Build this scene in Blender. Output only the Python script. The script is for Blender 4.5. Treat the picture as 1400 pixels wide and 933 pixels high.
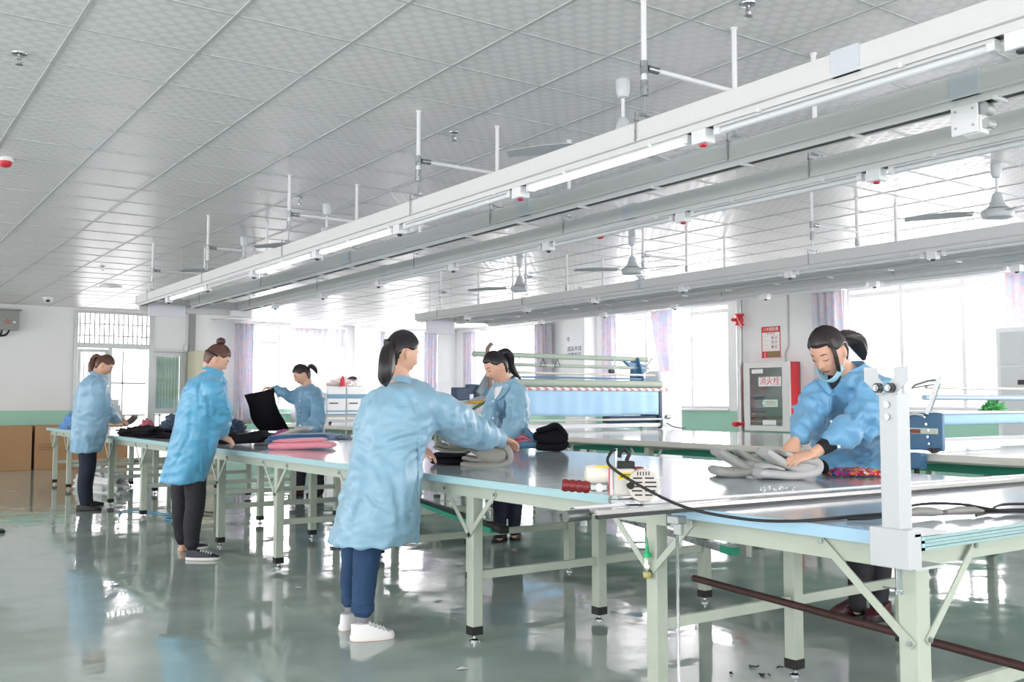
import bpy, bmesh, math, random
import numpy as np
from mathutils import Vector, Matrix, Quaternion, noise
random.seed(7)
for o in list(bpy.data.objects): bpy.data.objects.remove(o)
SC = bpy.context.scene
C = SC.collection
PI = math.pi

# ------------------------------------------------------------------ camera
CAM_H, FPX, PITCH, YAW = 1.24, 1325.0, math.atan(83.5/1325.0), math.radians(34.95)
cam_d = bpy.data.cameras.new('camera'); cam = bpy.data.objects.new('camera', cam_d); C.objects.link(cam)
cam_d.sensor_width = 36.0; cam_d.lens = FPX*36.0/1400.0; cam_d.clip_start = 0.05; cam_d.clip_end = 200
cam.location = (0, 0, CAM_H); cam.rotation_euler = (PI/2+PITCH, 0, -YAW)
SC.camera = cam

# ------------------------------------------------------------------ world, exposure
SC.view_settings.view_transform = 'Standard'; SC.view_settings.look = 'None'
SC.view_settings.gamma = 1.0; SC.view_settings.use_curve_mapping = False
SC.view_settings.exposure = -0.05
w = bpy.data.worlds.new('sky'); SC.world = w; w.use_nodes = True
w.node_tree.nodes['Background'].inputs[0].default_value = (1.0, 0.975, 0.99, 1)
w.node_tree.nodes['Background'].inputs[1].default_value = 3.0

def area(name, loc, rot, sx, sy, power, color=(1, 1, 1)):
    d = bpy.data.lights.new(name, 'AREA'); d.shape = 'RECTANGLE'; d.size = sx; d.size_y = sy
    d.energy = power; d.color = color
    o = bpy.data.objects.new(name, d); C.objects.link(o); o.location = loc; o.rotation_euler = rot
    return o
# daylight entering through every window, one area light just outside each opening
WALL_X, WALL_Y, WALL_Y2, LEFT_X, BACK_Y, CEIL = 13.0, 21.6, 20.3, -5.0, -5.0, 3.08
DAY = (1.0, 0.945, 0.965)
for i, (a, b) in enumerate([(17.5, 20.3), (11.9, 15.2), (5.2, 9.45), (-0.6, 3.4)]):
    area('daylight_right', (WALL_X+0.45, (a+b)/2, 2.1), (0, PI/2, 0), 2.0, b-a, 76*(b-a), DAY)
area('daylight_far', (8.9, WALL_Y+0.45, 2.1), (-PI/2, 0, 0), 2.6, 2.0, 180, DAY)
area('daylight_far', (11.7, WALL_Y+0.45, 2.1), (-PI/2, 0, 0), 1.6, 2.0, 100, DAY)
area('daylight_door', (4.5, WALL_Y2+1.5, 1.6), (-PI/2, 0, 0), 1.6, 2.8, 90, DAY)
for i, (a, b) in enumerate([(-3.5, 0.5), (2.5, 6.5), (8.5, 12.5), (14.5, 18.5)]):
    area('daylight_left', (LEFT_X-0.45, (a+b)/2, 1.95), (0, -PI/2, 0), 2.0, b-a, 74*(b-a), DAY)
for i, (a, b) in enumerate([(-3.5, 0.5), (2.5, 6.5), (8.0, 12.0)]):
    area('daylight_back', ((a+b)/2, BACK_Y-0.45, 1.95), (PI/2, 0, 0), b-a, 2.0, 80*(b-a), DAY)

# ------------------------------------------------------------------ colour and material helpers
def lin(h):
    if isinstance(h, str): h = tuple(int(h[i:i+2], 16) for i in (0, 2, 4))
    return tuple(((c/255)/12.92 if c/255 <= .04045 else ((c/255+.055)/1.055)**2.4) for c in h)
MATS = {}
def mat(name, col, rough=.5, metal=0., bump=0., bscale=30., var=0., vscale=8., spec=.5, sheen=0., coat=0., rvar=0.):
    if name in MATS: return MATS[name]
    m = bpy.data.materials.new(name); m.use_nodes = True; MATS[name] = m
    nt = m.node_tree; b = nt.nodes['Principled BSDF']; c = lin(col) if not isinstance(col[0], float) else col
    b.inputs['Base Color'].default_value = (*c, 1); b.inputs['Roughness'].default_value = rough
    b.inputs['Metallic'].default_value = metal; b.inputs['Specular IOR Level'].default_value = spec
    if sheen: b.inputs['Sheen Weight'].default_value = sheen
    if coat: b.inputs['Coat Weight'].default_value = coat; b.inputs['Coat Roughness'].default_value = .08
    if var or bump or rvar:
        tc = nt.nodes.new('ShaderNodeTexCoord')
    if var or rvar:
        n = nt.nodes.new('ShaderNodeTexNoise'); n.inputs['Scale'].default_value = vscale; n.inputs['Detail'].default_value = 5
        nt.links.new(tc.outputs['Object'], n.inputs['Vector'])
    if var:
        mx = nt.nodes.new('ShaderNodeMix'); mx.data_type = 'RGBA'
        mx.inputs[6].default_value = (*[x*(1-var) for x in c], 1); mx.inputs[7].default_value = (*[min(1, x*(1+var)) for x in c], 1)
        nt.links.new(n.outputs['Fac'], mx.inputs[0]); nt.links.new(mx.outputs[2], b.inputs['Base Color'])
    if rvar:
        mr = nt.nodes.new('ShaderNodeMapRange'); mr.inputs[1].default_value = .35; mr.inputs[2].default_value = .65
        mr.inputs[3].default_value = max(.02, rough-rvar); mr.inputs[4].default_value = rough+rvar
        nt.links.new(n.outputs['Fac'], mr.inputs[0]); nt.links.new(mr.outputs[0], b.inputs['Roughness'])
    if bump:
        n2 = nt.nodes.new('ShaderNodeTexNoise'); n2.inputs['Scale'].default_value = bscale; n2.inputs['Detail'].default_value = 4
        nt.links.new(tc.outputs['Object'], n2.inputs['Vector'])
        bp = nt.nodes.new('ShaderNodeBump'); bp.inputs['Strength'].default_value = 1; bp.inputs['Distance'].default_value = bump
        nt.links.new(n2.outputs['Fac'], bp.inputs['Height']); nt.links.new(bp.outputs[0], b.inputs['Normal'])
    return m
def emis(name, col, strength):
    m = bpy.data.materials.new(name); m.use_nodes = True; b = m.node_tree.nodes['Principled BSDF']
    b.inputs['Base Color'].default_value = (.9, .9, .9, 1)
    b.inputs['Emission Color'].default_value = (*lin(col), 1); b.inputs['Emission Strength'].default_value = strength
    MATS[name] = m; return m
def glass(name='window_glass', tint=(1, 1, 1), gloss=.07, rough=.02):
    m = bpy.data.materials.new(name); m.use_nodes = True; nt = m.node_tree
    nt.nodes.remove(nt.nodes['Principled BSDF']); out = nt.nodes['Material Output']
    t = nt.nodes.new('ShaderNodeBsdfTransparent'); t.inputs[0].default_value = (*tint, 1)
    g = nt.nodes.new('ShaderNodeBsdfGlossy'); g.inputs['Roughness'].default_value = rough
    mx = nt.nodes.new('ShaderNodeMixShader'); mx.inputs[0].default_value = gloss
    nt.links.new(t.outputs[0], mx.inputs[1]); nt.links.new(g.outputs[0], mx.inputs[2]); nt.links.new(mx.outputs[0], out.inputs[0])
    MATS[name] = m; return m

# ------------------------------------------------------------------ object helpers
ORG = {}
def org(o): return ORG.get(o.name, Vector((0, 0, 0)))
def tag(o, label=None, cat=None, group=None, kind=None):
    if label: o['label'] = label
    if cat: o['category'] = cat
    if group: o['group'] = group
    if kind: o['kind'] = kind
    return o
def thing(name, loc, label=None, cat=None, group=None, kind=None):
    o = bpy.data.objects.new(name, None); o.empty_display_size = .1; C.objects.link(o); o.location = loc
    ORG[o.name] = Vector(loc); return tag(o, label, cat, group, kind)
def copy_tree(o, parent=None):
    c = o.copy(); C.objects.link(c)
    if parent: c.parent = parent
    for ch in list(o.children): copy_tree(ch, c)
    return c
def place(o, loc, label, rz=None):
    c = copy_tree(o); c.location = loc
    if rz is not None: c.rotation_euler.z = rz
    if label: c['label'] = label
    return c

def frame_of(d, up=Vector((0, 0, 1))):
    d = Vector(d).normalized()
    if abs(d.dot(up)) > .98: up = Vector((1, 0, 0))
    x = d.cross(up).normalized(); y = x.cross(d).normalized()
    return x, y, d
class MB:
    "collects shapes in world coordinates; build() links them as one mesh object"
    def __init__(s): s.v = []; s.f = []
    def add(s, vs, fs):
        k = len(s.v); s.v += [Vector(v) for v in vs]; s.f += [tuple(i+k for i in f) for f in fs]; return s
    def box(s, x0, x1, y0, y1, z0, z1, M=None):
        vs = [(x, y, z) for x in (x0, x1) for y in (y0, y1) for z in (z0, z1)]
        if M: vs = [M @ Vector(v) for v in vs]
        return s.add(vs, [(0, 1, 3, 2), (4, 6, 7, 5), (0, 4, 5, 1), (2, 3, 7, 6), (0, 2, 6, 4), (1, 5, 7, 3)])
    def bar(s, p0, p1, a, b=None, up=Vector((0, 0, 1))):
        "rectangular bar a wide, b high between two points"
        b = a if b is None else b; p0 = Vector(p0); p1 = Vector(p1); x, y, d = frame_of(p1-p0, up); vs = []
        for p in (p0, p1):
            for (i, j) in ((-1, -1), (1, -1), (1, 1), (-1, 1)): vs.append(p+x*i*a/2+y*j*b/2)
        return s.add(vs, [(0, 1, 2, 3)[::-1], (4, 5, 6, 7)]+[(i, (i+1) % 4, (i+1) % 4+4, i+4) for i in range(4)])
    def cyl(s, p0, p1, r, n=12, r1=None):
        return s.tube([p0, p1], [r, r if r1 is None else r1], n)
    def tube(s, pts, r, n=8, caps=True, flat=1.0, up=Vector((0, 0, 1))):
        pts = [Vector(p) for p in pts]; m = len(pts); rs = r if isinstance(r, (list, tuple)) else [r]*m
        vs = []; px = None
        for i, p in enumerate(pts):
            d = (pts[min(i+1, m-1)]-pts[max(i-1, 0)])
            if d.length < 1e-9: d = Vector((0, 0, 1))
            d.normalize()
            if px is None: x, y, _ = frame_of(d, up)
            else:
                x = (px-d*px.dot(d)); x = x.normalized() if x.length > 1e-6 else frame_of(d)[0]; y = x.cross(d).normalized()
            px = x
            for k in range(n):
                a = 2*PI*k/n; vs.append(p+x*math.cos(a)*rs[i]+y*math.sin(a)*rs[i]*flat)
        fs = [(i*n+k, i*n+(k+1) % n, (i+1)*n+(k+1) % n, (i+1)*n+k) for i in range(m-1) for k in range(n)]
        if caps: fs += [tuple(range(n))[::-1], tuple((m-1)*n+k for k in range(n))]
        return s.add(vs, fs)
    def lathe(s, c, prof, n=20, ax=Vector((0, 0, 1))):
        "prof: list of (radius, height along ax)"
        c = Vector(c); x, y, d = frame_of(ax); vs = []
        for r, h in prof:
            for k in range(n):
                a = 2*PI*k/n; vs.append(c+d*h+x*math.cos(a)*r+y*math.sin(a)*r)
        m = len(prof)
        fs = [(i*n+k, i*n+(k+1) % n, (i+1)*n+(k+1) % n, (i+1)*n+k) for i in range(m-1) for k in range(n)]
        fs += [tuple(range(n))[::-1], tuple((m-1)*n+k for k in range(n))]
        return s.add(vs, fs)
    def prism(s, poly, e):
        "closed planar polygon of points, pushed along vector e"
        n = len(poly); e = Vector(e); vs = [Vector(p) for p in poly]+[Vector(p)+e for p in poly]
        return s.add(vs, [tuple(range(n))[::-1], tuple(range(n, 2*n))]+[(i, (i+1) % n, (i+1) % n+n, i+n) for i in range(n)])
    def rings(s, R, close=True, caps=True):
        n = len(R[0]); k = len(R); vs = [p for r in R for p in r]
        fs = [(i*n+j, i*n+(j+1) % n, (i+1)*n+(j+1) % n, (i+1)*n+j) for i in range(k-1) for j in range(n if close else n-1)]
        if caps: fs += [tuple(range(n))[::-1], tuple((k-1)*n+j for j in range(n))]
        return s.add(vs, fs)
    def sphere(s, c, r, nu=12, nv=8, sc=(1, 1, 1), M=None):
        c = Vector(c); R = []
        for i in range(1, nv):
            t = PI*i/nv
            R.append([Vector((math.sin(t)*math.cos(2*PI*k/nu)*sc[0]*r, math.sin(t)*math.sin(2*PI*k/nu)*sc[1]*r, math.cos(t)*sc[2]*r)) for k in range(nu)])
        vs = [p for q in R for p in q]+[Vector((0, 0, r*sc[2])), Vector((0, 0, -r*sc[2]))]
        if M: vs = [M @ v for v in vs]
        fs = [(i*nu+j, (i+1)*nu+j, (i+1)*nu+(j+1) % nu, i*nu+(j+1) % nu) for i in range(nv-2) for j in range(nu)]
        T = (nv-1)*nu; fs += [(T, j, (j+1) % nu) for j in range(nu)]+[(T+1, (nv-2)*nu+(j+1) % nu, (nv-2)*nu+j) for j in range(nu)]
        return s.add([c+v for v in vs], fs)
    def build(s, name, m, parent=None, smooth=False, bevel=0., tags=None, origin=None, seg=2, fix=True):
        me = bpy.data.meshes.new(name)
        if parent is not None: og = org(parent)
        elif origin is not None: og = Vector(origin)
        else:
            xs = [v.x for v in s.v]; ys = [v.y for v in s.v]; zs = [v.z for v in s.v]
            og = Vector(((min(xs)+max(xs))/2, (min(ys)+max(ys))/2, min(zs)))
        me.from_pydata([v-og for v in s.v], [], s.f)
        if fix:
            bm = bmesh.new(); bm.from_mesh(me); bmesh.ops.recalc_face_normals(bm, faces=bm.faces); bm.to_mesh(me); bm.free()
        if smooth:
            me.polygons.foreach_set('use_smooth', [True]*len(me.polygons)); me.set_sharp_from_angle(angle=math.radians(42))
        ms = m if isinstance(m, (list, tuple)) else [m]
        for q in ms: me.materials.append(q)
        o = bpy.data.objects.new(name, me); C.objects.link(o)
        if parent is not None: o.parent = parent
        else: o.location = og
        ORG[o.name] = og
        if bevel:
            b = o.modifiers.new('bevel', 'BEVEL'); b.width = bevel; b.segments = seg; b.limit_method = 'ANGLE'; b.angle_limit = .7
        if tags: tag(o, *tags)
        return o
def structure(o): o['kind'] = 'structure'; return o
def text(name, s, size, M, m, parent, depth=.0006, align='CENTER', xs=1.0):
    "flat lettering turned to a mesh; M maps text plane x,y to the world"
    cu = bpy.data.curves.new(name, 'FONT'); cu.body = s; cu.size = size; cu.align_x = align; cu.align_y = 'CENTER'; cu.extrude = depth; cu.resolution_u = 2
    t = bpy.data.objects.new('t', cu); C.objects.link(t)
    dg = bpy.context.evaluated_depsgraph_get(); me = bpy.data.meshes.new_from_object(t.evaluated_get(dg)); me.name = name
    bpy.data.objects.remove(t)
    og = org(parent)
    me.transform(Matrix.Translation(-og) @ M @ Matrix.Diagonal((xs, 1, 1, 1)))
    me.materials.clear(); me.materials.append(m)
    o = bpy.data.objects.new(name, me); C.objects.link(o); o.parent = parent; ORG[o.name] = og
    return o
def planeM(o, x, y):
    x = Vector(x).normalized(); y = Vector(y).normalized(); z = x.cross(y)
    return Matrix(((x.x, y.x, z.x, o[0]), (x.y, y.y, z.y, o[1]), (x.z, y.z, z.z, o[2]), (0, 0, 0, 1)))
# ================================================================== materials
M_wall = mat('painted_wall', 'E4E6E6', .6, bump=.0006, bscale=60, var=.03, vscale=1.5)
M_green = mat('green_wainscot_paint', '9CCBB6', .5, var=.05, vscale=2)
M_alu = mat('white_aluminium', 'DCDEDF', .35)
M_galv = mat('grey_aluminium', 'B4B8B8', .35, .6)
M_white = mat('white_enamel', 'E2E4E5', .35)
M_chrome = mat('chrome', 'B8BABC', .18, 1.)
M_steel = mat('brushed_steel', 'A6AAAC', .3, 1., rvar=.08, vscale=20)
M_black = mat('black_rubber', '17181A', .55)
M_dark = mat('dark_grey_plastic', '2E3134', .45)
M_red = mat('red_enamel', 'C8313A', .35)
M_leg = mat('grey_green_enamel', 'B9C2B4', .4, var=.06, vscale=9)
M_glass = glass()

# ================================================================== floor (glossy epoxy)
def floor_mat():
    m = bpy.data.materials.new('epoxy_floor'); m.use_nodes = True; nt = m.node_tree; b = nt.nodes['Principled BSDF']
    tc = nt.nodes.new('ShaderNodeTexCoord')
    n = nt.nodes.new('ShaderNodeTexNoise'); n.inputs['Scale'].default_value = .55; n.inputs['Detail'].default_value = 6; n.inputs['Distortion'].default_value = .6
    n2 = nt.nodes.new('ShaderNodeTexNoise'); n2.inputs['Scale'].default_value = 3.2; n2.inputs['Detail'].default_value = 8
    for q in (n, n2): nt.links.new(tc.outputs['Object'], q.inputs['Vector'])
    r = nt.nodes.new('ShaderNodeValToRGB'); r.color_ramp.elements[0].position = .3; r.color_ramp.elements[1].position = .72
    r.color_ramp.elements[0].color = (*lin('98A8A1'), 1); r.color_ramp.elements[1].color = (*lin('B7C4BD'), 1)
    nt.links.new(n.outputs['Fac'], r.inputs[0])
    mx = nt.nodes.new('ShaderNodeMix'); mx.data_type = 'RGBA'; mx.blend_type = 'MULTIPLY'; mx.inputs[0].default_value = .35
    r2 = nt.nodes.new('ShaderNodeValToRGB'); r2.color_ramp.elements[0].position = .35; r2.color_ramp.elements[1].position = .6
    r2.color_ramp.elements[0].color = (.72, .73, .72, 1); r2.color_ramp.elements[1].color = (1, 1, 1, 1)
    nt.links.new(n2.outputs['Fac'], r2.inputs[0]); nt.links.new(r.outputs[0], mx.inputs[6]); nt.links.new(r2.outputs[0], mx.inputs[7])
    nt.links.new(mx.outputs[2], b.inputs['Base Color'])
    mr = nt.nodes.new('ShaderNodeMapRange'); mr.inputs[1].default_value = .42; mr.inputs[2].default_value = .66; mr.inputs[3].default_value = .025; mr.inputs[4].default_value = .15
    nt.links.new(n2.outputs['Fac'], mr.inputs[0]); nt.links.new(mr.outputs[0], b.inputs['Roughness'])
    b.inputs['Specular IOR Level'].default_value = .8
    n3 = nt.nodes.new('ShaderNodeTexNoise'); n3.inputs['Scale'].default_value = 1.9; n3.inputs['Detail'].default_value = 3
    nt.links.new(tc.outputs['Object'], n3.inputs['Vector'])
    bp = nt.nodes.new('ShaderNodeBump'); bp.inputs['Distance'].default_value = .0035; bp.inputs['Strength'].default_value = 1
    nt.links.new(n3.outputs['Fac'], bp.inputs['Height']); nt.links.new(bp.outputs[0], b.inputs['Normal'])
    return m
structure(MB().box(LEFT_X-.3, WALL_X+.3, BACK_Y-.3, WALL_Y+.3, -.1, 0).build('floor', floor_mat(), origin=(0, 0, 0)))

# ================================================================== ceiling: slab, T bars, embossed tiles
def tile_mat():
    "white gypsum tile with glossy/matt lozenge print"
    m = bpy.data.materials.new('ceiling_tile_vinyl'); m.use_nodes = True; nt = m.node_tree; b = nt.nodes['Principled BSDF']
    tc = nt.nodes.new('ShaderNodeTexCoord'); mp = nt.nodes.new('ShaderNodeMapping')
    mp.inputs['Rotation'].default_value = (0, 0, 0)
    nt.links.new(tc.outputs['Object'], mp.inputs['Vector'])
    sp = nt.nodes.new('ShaderNodeSeparateXYZ'); nt.links.new(mp.outputs[0], sp.inputs[0])
    def mth(op, a, bb=None, c=None):
        q = nt.nodes.new('ShaderNodeMath'); q.operation = op
        for i, x in enumerate((a, bb, c)):
            if x is None: continue
            if isinstance(x, (int, float)): q.inputs[i].default_value = x
            else: nt.links.new(x, q.inputs[i])
        return q.outputs[0]
    px, py = .10, .060                                        # a staggered grid of ovals
    fy = mth('DIVIDE', sp.outputs[1], py); iy = mth('FLOOR', fy); odd = mth('MULTIPLY', mth('MODULO', mth('ABSOLUTE', iy), 2.0), .5)
    fx = mth('ADD', mth('DIVIDE', sp.outputs[0], px), odd)
    dx = mth('ABSOLUTE', mth('SUBTRACT', mth('FRACT', fx), .5)); dy = mth('ABSOLUTE', mth('SUBTRACT', mth('FRACT', fy), .5))
    d = mth('ADD', mth('POWER', mth('DIVIDE', dx, .34), 3.0), mth('POWER', mth('DIVIDE', dy, .43), 3.0))
    mr = nt.nodes.new('ShaderNodeMapRange'); mr.inputs[1].default_value = .7; mr.inputs[2].default_value = 1.3; nt.links.new(d, mr.inputs[0])
    mx = nt.nodes.new('ShaderNodeMix'); mx.data_type = 'RGBA'
    mx.inputs[6].default_value = (*lin('ECEAEA'), 1); mx.inputs[7].default_value = (*lin('DFDDDD'), 1)
    nt.links.new(mr.outputs[0], mx.inputs[0]); nt.links.new(mx.outputs[2], b.inputs['Base Color'])
    rr = nt.nodes.new('ShaderNodeMapRange'); rr.inputs[3].default_value = .46; rr.inputs[4].default_value = .30
    nt.links.new(mr.outputs[0], rr.inputs[0]); nt.links.new(rr.outputs[0], b.inputs['Roughness'])
    bp = nt.nodes.new('ShaderNodeBump'); bp.inputs['Distance'].default_value = .0006; bp.inputs['Strength'].default_value = .22; b.inputs['Specular IOR Level'].default_value = .32
    nt.links.new(mr.outputs[0], bp.inputs['Height']); nt.links.new(bp.outputs[0], b.inputs['Normal'])
    return m
M_tile = tile_mat(); M_tbar = mat('ceiling_t_bar', 'BCBEBF', .45)
ceil = structure(MB().box(LEFT_X-.3, WALL_X+.3, BACK_Y-.3, WALL_Y+.3, CEIL+.03, CEIL+.2).build('ceiling', mat('ceiling_void', 'B0B2B3', .8), origin=(0, 0, CEIL)))
TS, X0, Y0 = .602, .907-.602*9, 5.05-.602*15
nx = int((WALL_X-X0)/TS)+1; ny = int((WALL_Y-Y0)/TS)+1
cells = []
for i in range(nx):
    for j in range(ny):
        x, y = X0+i*TS, Y0+j*TS
        if x+TS > WALL_X+.3 or y+TS > WALL_Y+.3: continue
        cells.append((x, y))
fwv = Vector((math.sin(YAW), math.cos(YAW), 0)); rtv = Vector((math.cos(YAW), -math.sin(YAW), 0))
def seen(x, y, z, pad=60):
    d = Vector((x, y, 0)); f = d.dot(fwv)
    if f < .6: return False
    u = 700+FPX*d.dot(rtv)/f; v = 550-FPX*(z-CAM_H)/f
    return -pad < u < 1400+pad and -pad < v < 933+pad
vis = sorted([c for c in cells if seen(c[0]+.3, c[1]+.3, CEIL)], key=lambda c: c[0]**2+c[1]**2)
near = vis[:300]; nearset = set(near)
g = .004
tme = None
for (x, y) in near:
    if tme is None:
        t0 = MB().box(x+g, x+TS-g, y+g, y+TS-g, CEIL-.0, CEIL+.016).build('ceiling_tile', M_tile, ceil)
        t0.location = (x, y, 0); tme = t0.data
        tme.transform(Matrix.Translation((-x, -y, 0))); continue
    o = bpy.data.objects.new('ceiling_tile', tme); C.objects.link(o); o.parent = ceil; o.location = (x, y, 0)
rest = MB()
for (x, y) in cells:
    if (x, y) not in nearset: rest.box(x+g, x+TS-g, y+g, y+TS-g, CEIL, CEIL+.016)
tag(rest.build('ceiling_tile', M_tile, ceil), kind='stuff')
for i in range(nx+1):
    x = X0+i*TS
    if x < WALL_X: MB().box(x-.010, x+.010, BACK_Y, WALL_Y, CEIL-.005, CEIL+.001).build('t_bar', M_tbar, ceil)
rest = MB()
for j in range(ny+1):
    y = Y0+j*TS
    if y < WALL_Y: rest.box(LEFT_X, WALL_X, y-.006, y+.006, CEIL-.004, CEIL+.001)
tag(rest.build('cross_t_bar', M_tbar, ceil), kind='stuff')

# ================================================================== walls with openings
WT = .28; SILL = 1.12; WTOP = 3.03; GREEN = 1.08
def wall(name, axis, pos, out, a0, a1, openings, parent=None):
    "axis 'x': wall plane x=pos running along y; out = +1/-1 outward side; openings (a,b,z0,z1)"
    m = MB(); gm = MB(); p0, p1 = (pos, pos+out*WT) if out > 0 else (pos+out*WT, pos)
    def bx(mb, a, b, z0, z1, q0=p0, q1=p1):
        if axis == 'x': mb.box(q0, q1, a, b, z0, z1)
        else: mb.box(a, b, q0, q1, z0, z1)
    cur = a0
    for (a, b, z0, z1) in sorted(openings):
        bx(m, cur, a, 0, CEIL+.03)
        if z0 > 0: bx(m, a, b, 0, z0)
        if z1 < CEIL: bx(m, a, b, z1, CEIL+.03)
        cur = b
    bx(m, cur, a1, 0, CEIL+.03)
    w = structure(m.build(name, M_wall, origin=(0, 0, 0)))
    q0, q1 = (pos-.004*out, pos+.001*out); q0, q1 = min(q0, q1), max(q0, q1); cur = a0
    for (a, b, z0, z1) in sorted(openings)+[(a1, a1, 0, 0)]:
        if z0 < .3:
            if a > cur: bx(gm, cur, a, 0, GREEN, q0, q1)
            cur = b
    if gm.v: gm.build('green_dado', M_green, w)
    return w
RW = [(17.5, 20.3), (11.9, 15.2), (5.2, 9.45), (-.6, 3.4)]
wall('wall_right', 'x', WALL_X, 1, BACK_Y-.2, WALL_Y+.2, [(a, b, SILL, WTOP) for a, b in RW])
wall('wall_far', 'y', WALL_Y, 1, 6.45, WALL_X+.3, [(7.6, 10.2, 1.0, WTOP), (10.95, 12.45, SILL, WTOP)])
w2 = wall('wall_far_left', 'y', WALL_Y2, 1, LEFT_X-.3, 6.25, [(3.83, 5.23, 0, WTOP), (5.27, 5.93, 0, 2.3)])
structure(MB().box(6.2, 6.45, WALL_Y2+.003, WALL_Y+.3, 0, CEIL+.03).build('wall_return', M_wall, origin=(0, 0, 0)))
wall('wall_left', 'x', LEFT_X, -1, BACK_Y-.2, WALL_Y+.2, [(a, b, SILL, WTOP-.15) for a, b in [(-3.5, .5), (2.5, 6.5), (8.5, 12.5), (14.5, 18.5)]])
wall('wall_back', 'y', BACK_Y, -1, LEFT_X-.3, WALL_X+.3, [(a, b, SILL, WTOP-.15) for a, b in [(-3.5, .5), (2.5, 6.5), (8., 12.)]])
# columns standing proud of the walls
structure(MB().box(10.38, 10.92, WALL_Y-.35, WALL_Y+.02, 0, CEIL+.02).build('wall_column', M_wall, bevel=.006))
structure(MB().box(12.7, 13.02, 15.55, 16.2, 0, CEIL+.02).build('wall_column', M_wall, bevel=.006))
structure(MB().box(12.45, 13.0, 21.1, 21.61, 0, CEIL+.02).build('wall_column', M_wall, bevel=.006))
# ------------------------------------------------------------------ windows
wn = 0
def window(axis, pos, out, a, b, z0, z1, mull, transom=None, skip=()):
    global wn; wn += 1
    def P(u, d, z): return (pos+d*out, u, z) if axis == 'x' else (u, pos+d*out, z)
    root = thing('window_%d' % wn, P((a+b)/2, 0, z0), kind='structure')
    def bx(mb, u0, u1, d0, d1, q0, q1):
        A = P(u0, d0, q0); B = P(u1, d1, q1); mb.box(min(A[0], B[0]), max(A[0], B[0]), min(A[1], B[1]), max(A[1], B[1]), q0, q1)
    fr = MB(); t = .05
    bx(fr, a, a+t, .06, .14, z0, z1); bx(fr, b-t, b, .06, .14, z0, z1); bx(fr, a+t, b-t, .06, .14, z0, z0+t); bx(fr, a+t, b-t, .06, .14, z1-t, z1)
    fr.build('window_frame', M_alu, root)
    s = MB(); bx(s, a-.02, b+.02, -.05, .1, z0-.035, z0); s.build('window_sill', M_white, root, bevel=.005)
    us = [a+t]+list(mull)+[b-t]
    for u in mull:
        q = MB(); bx(q, u-.03, u+.03, .07, .13, z0+t, z1-t); q.build('mullion', M_alu, root)
    if transom:
        q = MB(); bx(q, a+t, b-t, .065, .135, transom-.035, transom+.035); q.build('transom', M_alu, root)
    zs = [z0+t, z1-t] if not transom else [z0+t, transom-.035, z1-t]
    for i in range(len(us)-1):
        for j in range(len(zs)-1):
            z_a = zs[j]+(.07 if j else 0)
            q = MB(); bx(q, us[i], us[i+1], .098, .104, z_a, zs[j+1]); q.build('pane', M_glass, root)
    return root
window('x', WALL_X, 1, 17.5, 20.3, SILL, WTOP, [18.4, 19.4], 2.88)
window('x', WALL_X, 1, 11.9, 15.2, SILL, WTOP, [12.85, 14.1], 2.88)
window('x', WALL_X, 1, 5.2, 9.45, SILL, WTOP, [6.4, 7.55, 8.52], 2.9)
window('x', WALL_X, 1, -.6, 3.4, SILL, WTOP, [.7, 2.1], 2.9)
window('y', WALL_Y, 1, 7.6, 10.2, 1.0, WTOP, [8.5, 9.35], 2.62)
window('y', WALL_Y, 1, 10.95, 12.45, SILL, WTOP, [11.7], 2.62)
for (a, b) in [(-3.5, .5), (2.5, 6.5), (8.5, 12.5), (14.5, 18.5)]: window('x', LEFT_X, -1, a, b, SILL, WTOP-.15, [a+1, a+2, a+3], 2.5)
for (a, b) in [(-3.5, .5), (2.5, 6.5), (8., 12.)]: window('y', BACK_Y, -1, a, b, SILL, WTOP-.15, [a+1, a+2, a+3], 2.5)
# ------------------------------------------------------------------ entrance in the far wall
Y = WALL_Y2
M_bar = mat('grille_grey', '85898B', .5)
dr = thing('door_1', (4.5, Y, 0), kind='structure')
fm = MB()
for x0, x1 in ((3.79, 3.86), (5.2, 5.3), (5.9, 5.98)): fm.box(x0, x1, Y-.03, Y+.1, 0, 2.42 if x0 > 5.5 else WTOP)
fm.box(3.86, 5.2, Y-.03, Y+.1, 2.30, 2.40); fm.box(5.3, 5.9, Y-.03, Y+.1, 2.26, 2.32); fm.box(3.86, 5.2, Y-.02, Y+.1, 2.98, WTOP)
fm.build('door_frame', M_galv, dr, bevel=.004)
MB().box(4.43, 4.5, Y-.02, Y+.08, 0, 2.30).build('door_post', M_galv, dr)
for k in range(15):
    x = 3.9+k*.09; MB().cyl((x, Y+.02, 2.40), (x, Y+.02, 2.98), .011, 6).build('grille_bar', M_bar, dr)
for z in (2.55, 2.78): MB().box(3.86, 5.2, Y+.01, Y+.03, z-.008, z+.008).build('grille_rail', M_bar, dr)
MB().box(3.86, 5.2, Y+.06, Y+.066, 2.4, 2.98).build('pane', M_glass, dr)
leaf = MB()
for x0, x1, z0, z1 in ((3.87, 3.93, .02, 2.28), (4.37, 4.43, .02, 2.28), (3.93, 4.37, 2.22, 2.28), (3.93, 4.37, .02, .12), (3.93, 4.37, 1.0, 1.08)): leaf.box(x0, x1, Y, Y+.05, z0, z1)
lf = leaf.build('door_leaf', M_galv, dr, bevel=.003)
for k in range(5):
    x = 3.99+k*.08; MB().cyl((x, Y+.02, 1.08), (x, Y+.02, 2.22), .008, 6).build('leaf_bar', M_bar, lf)
MB().box(3.93, 4.37, Y+.03, Y+.035, .12, 2.22).build('leaf_pane', M_glass, lf)
MB().box(4.34, 4.36, Y-.05, Y, .95, 1.15).build('door_handle', M_chrome, lf, bevel=.004)
sd = MB()
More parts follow.
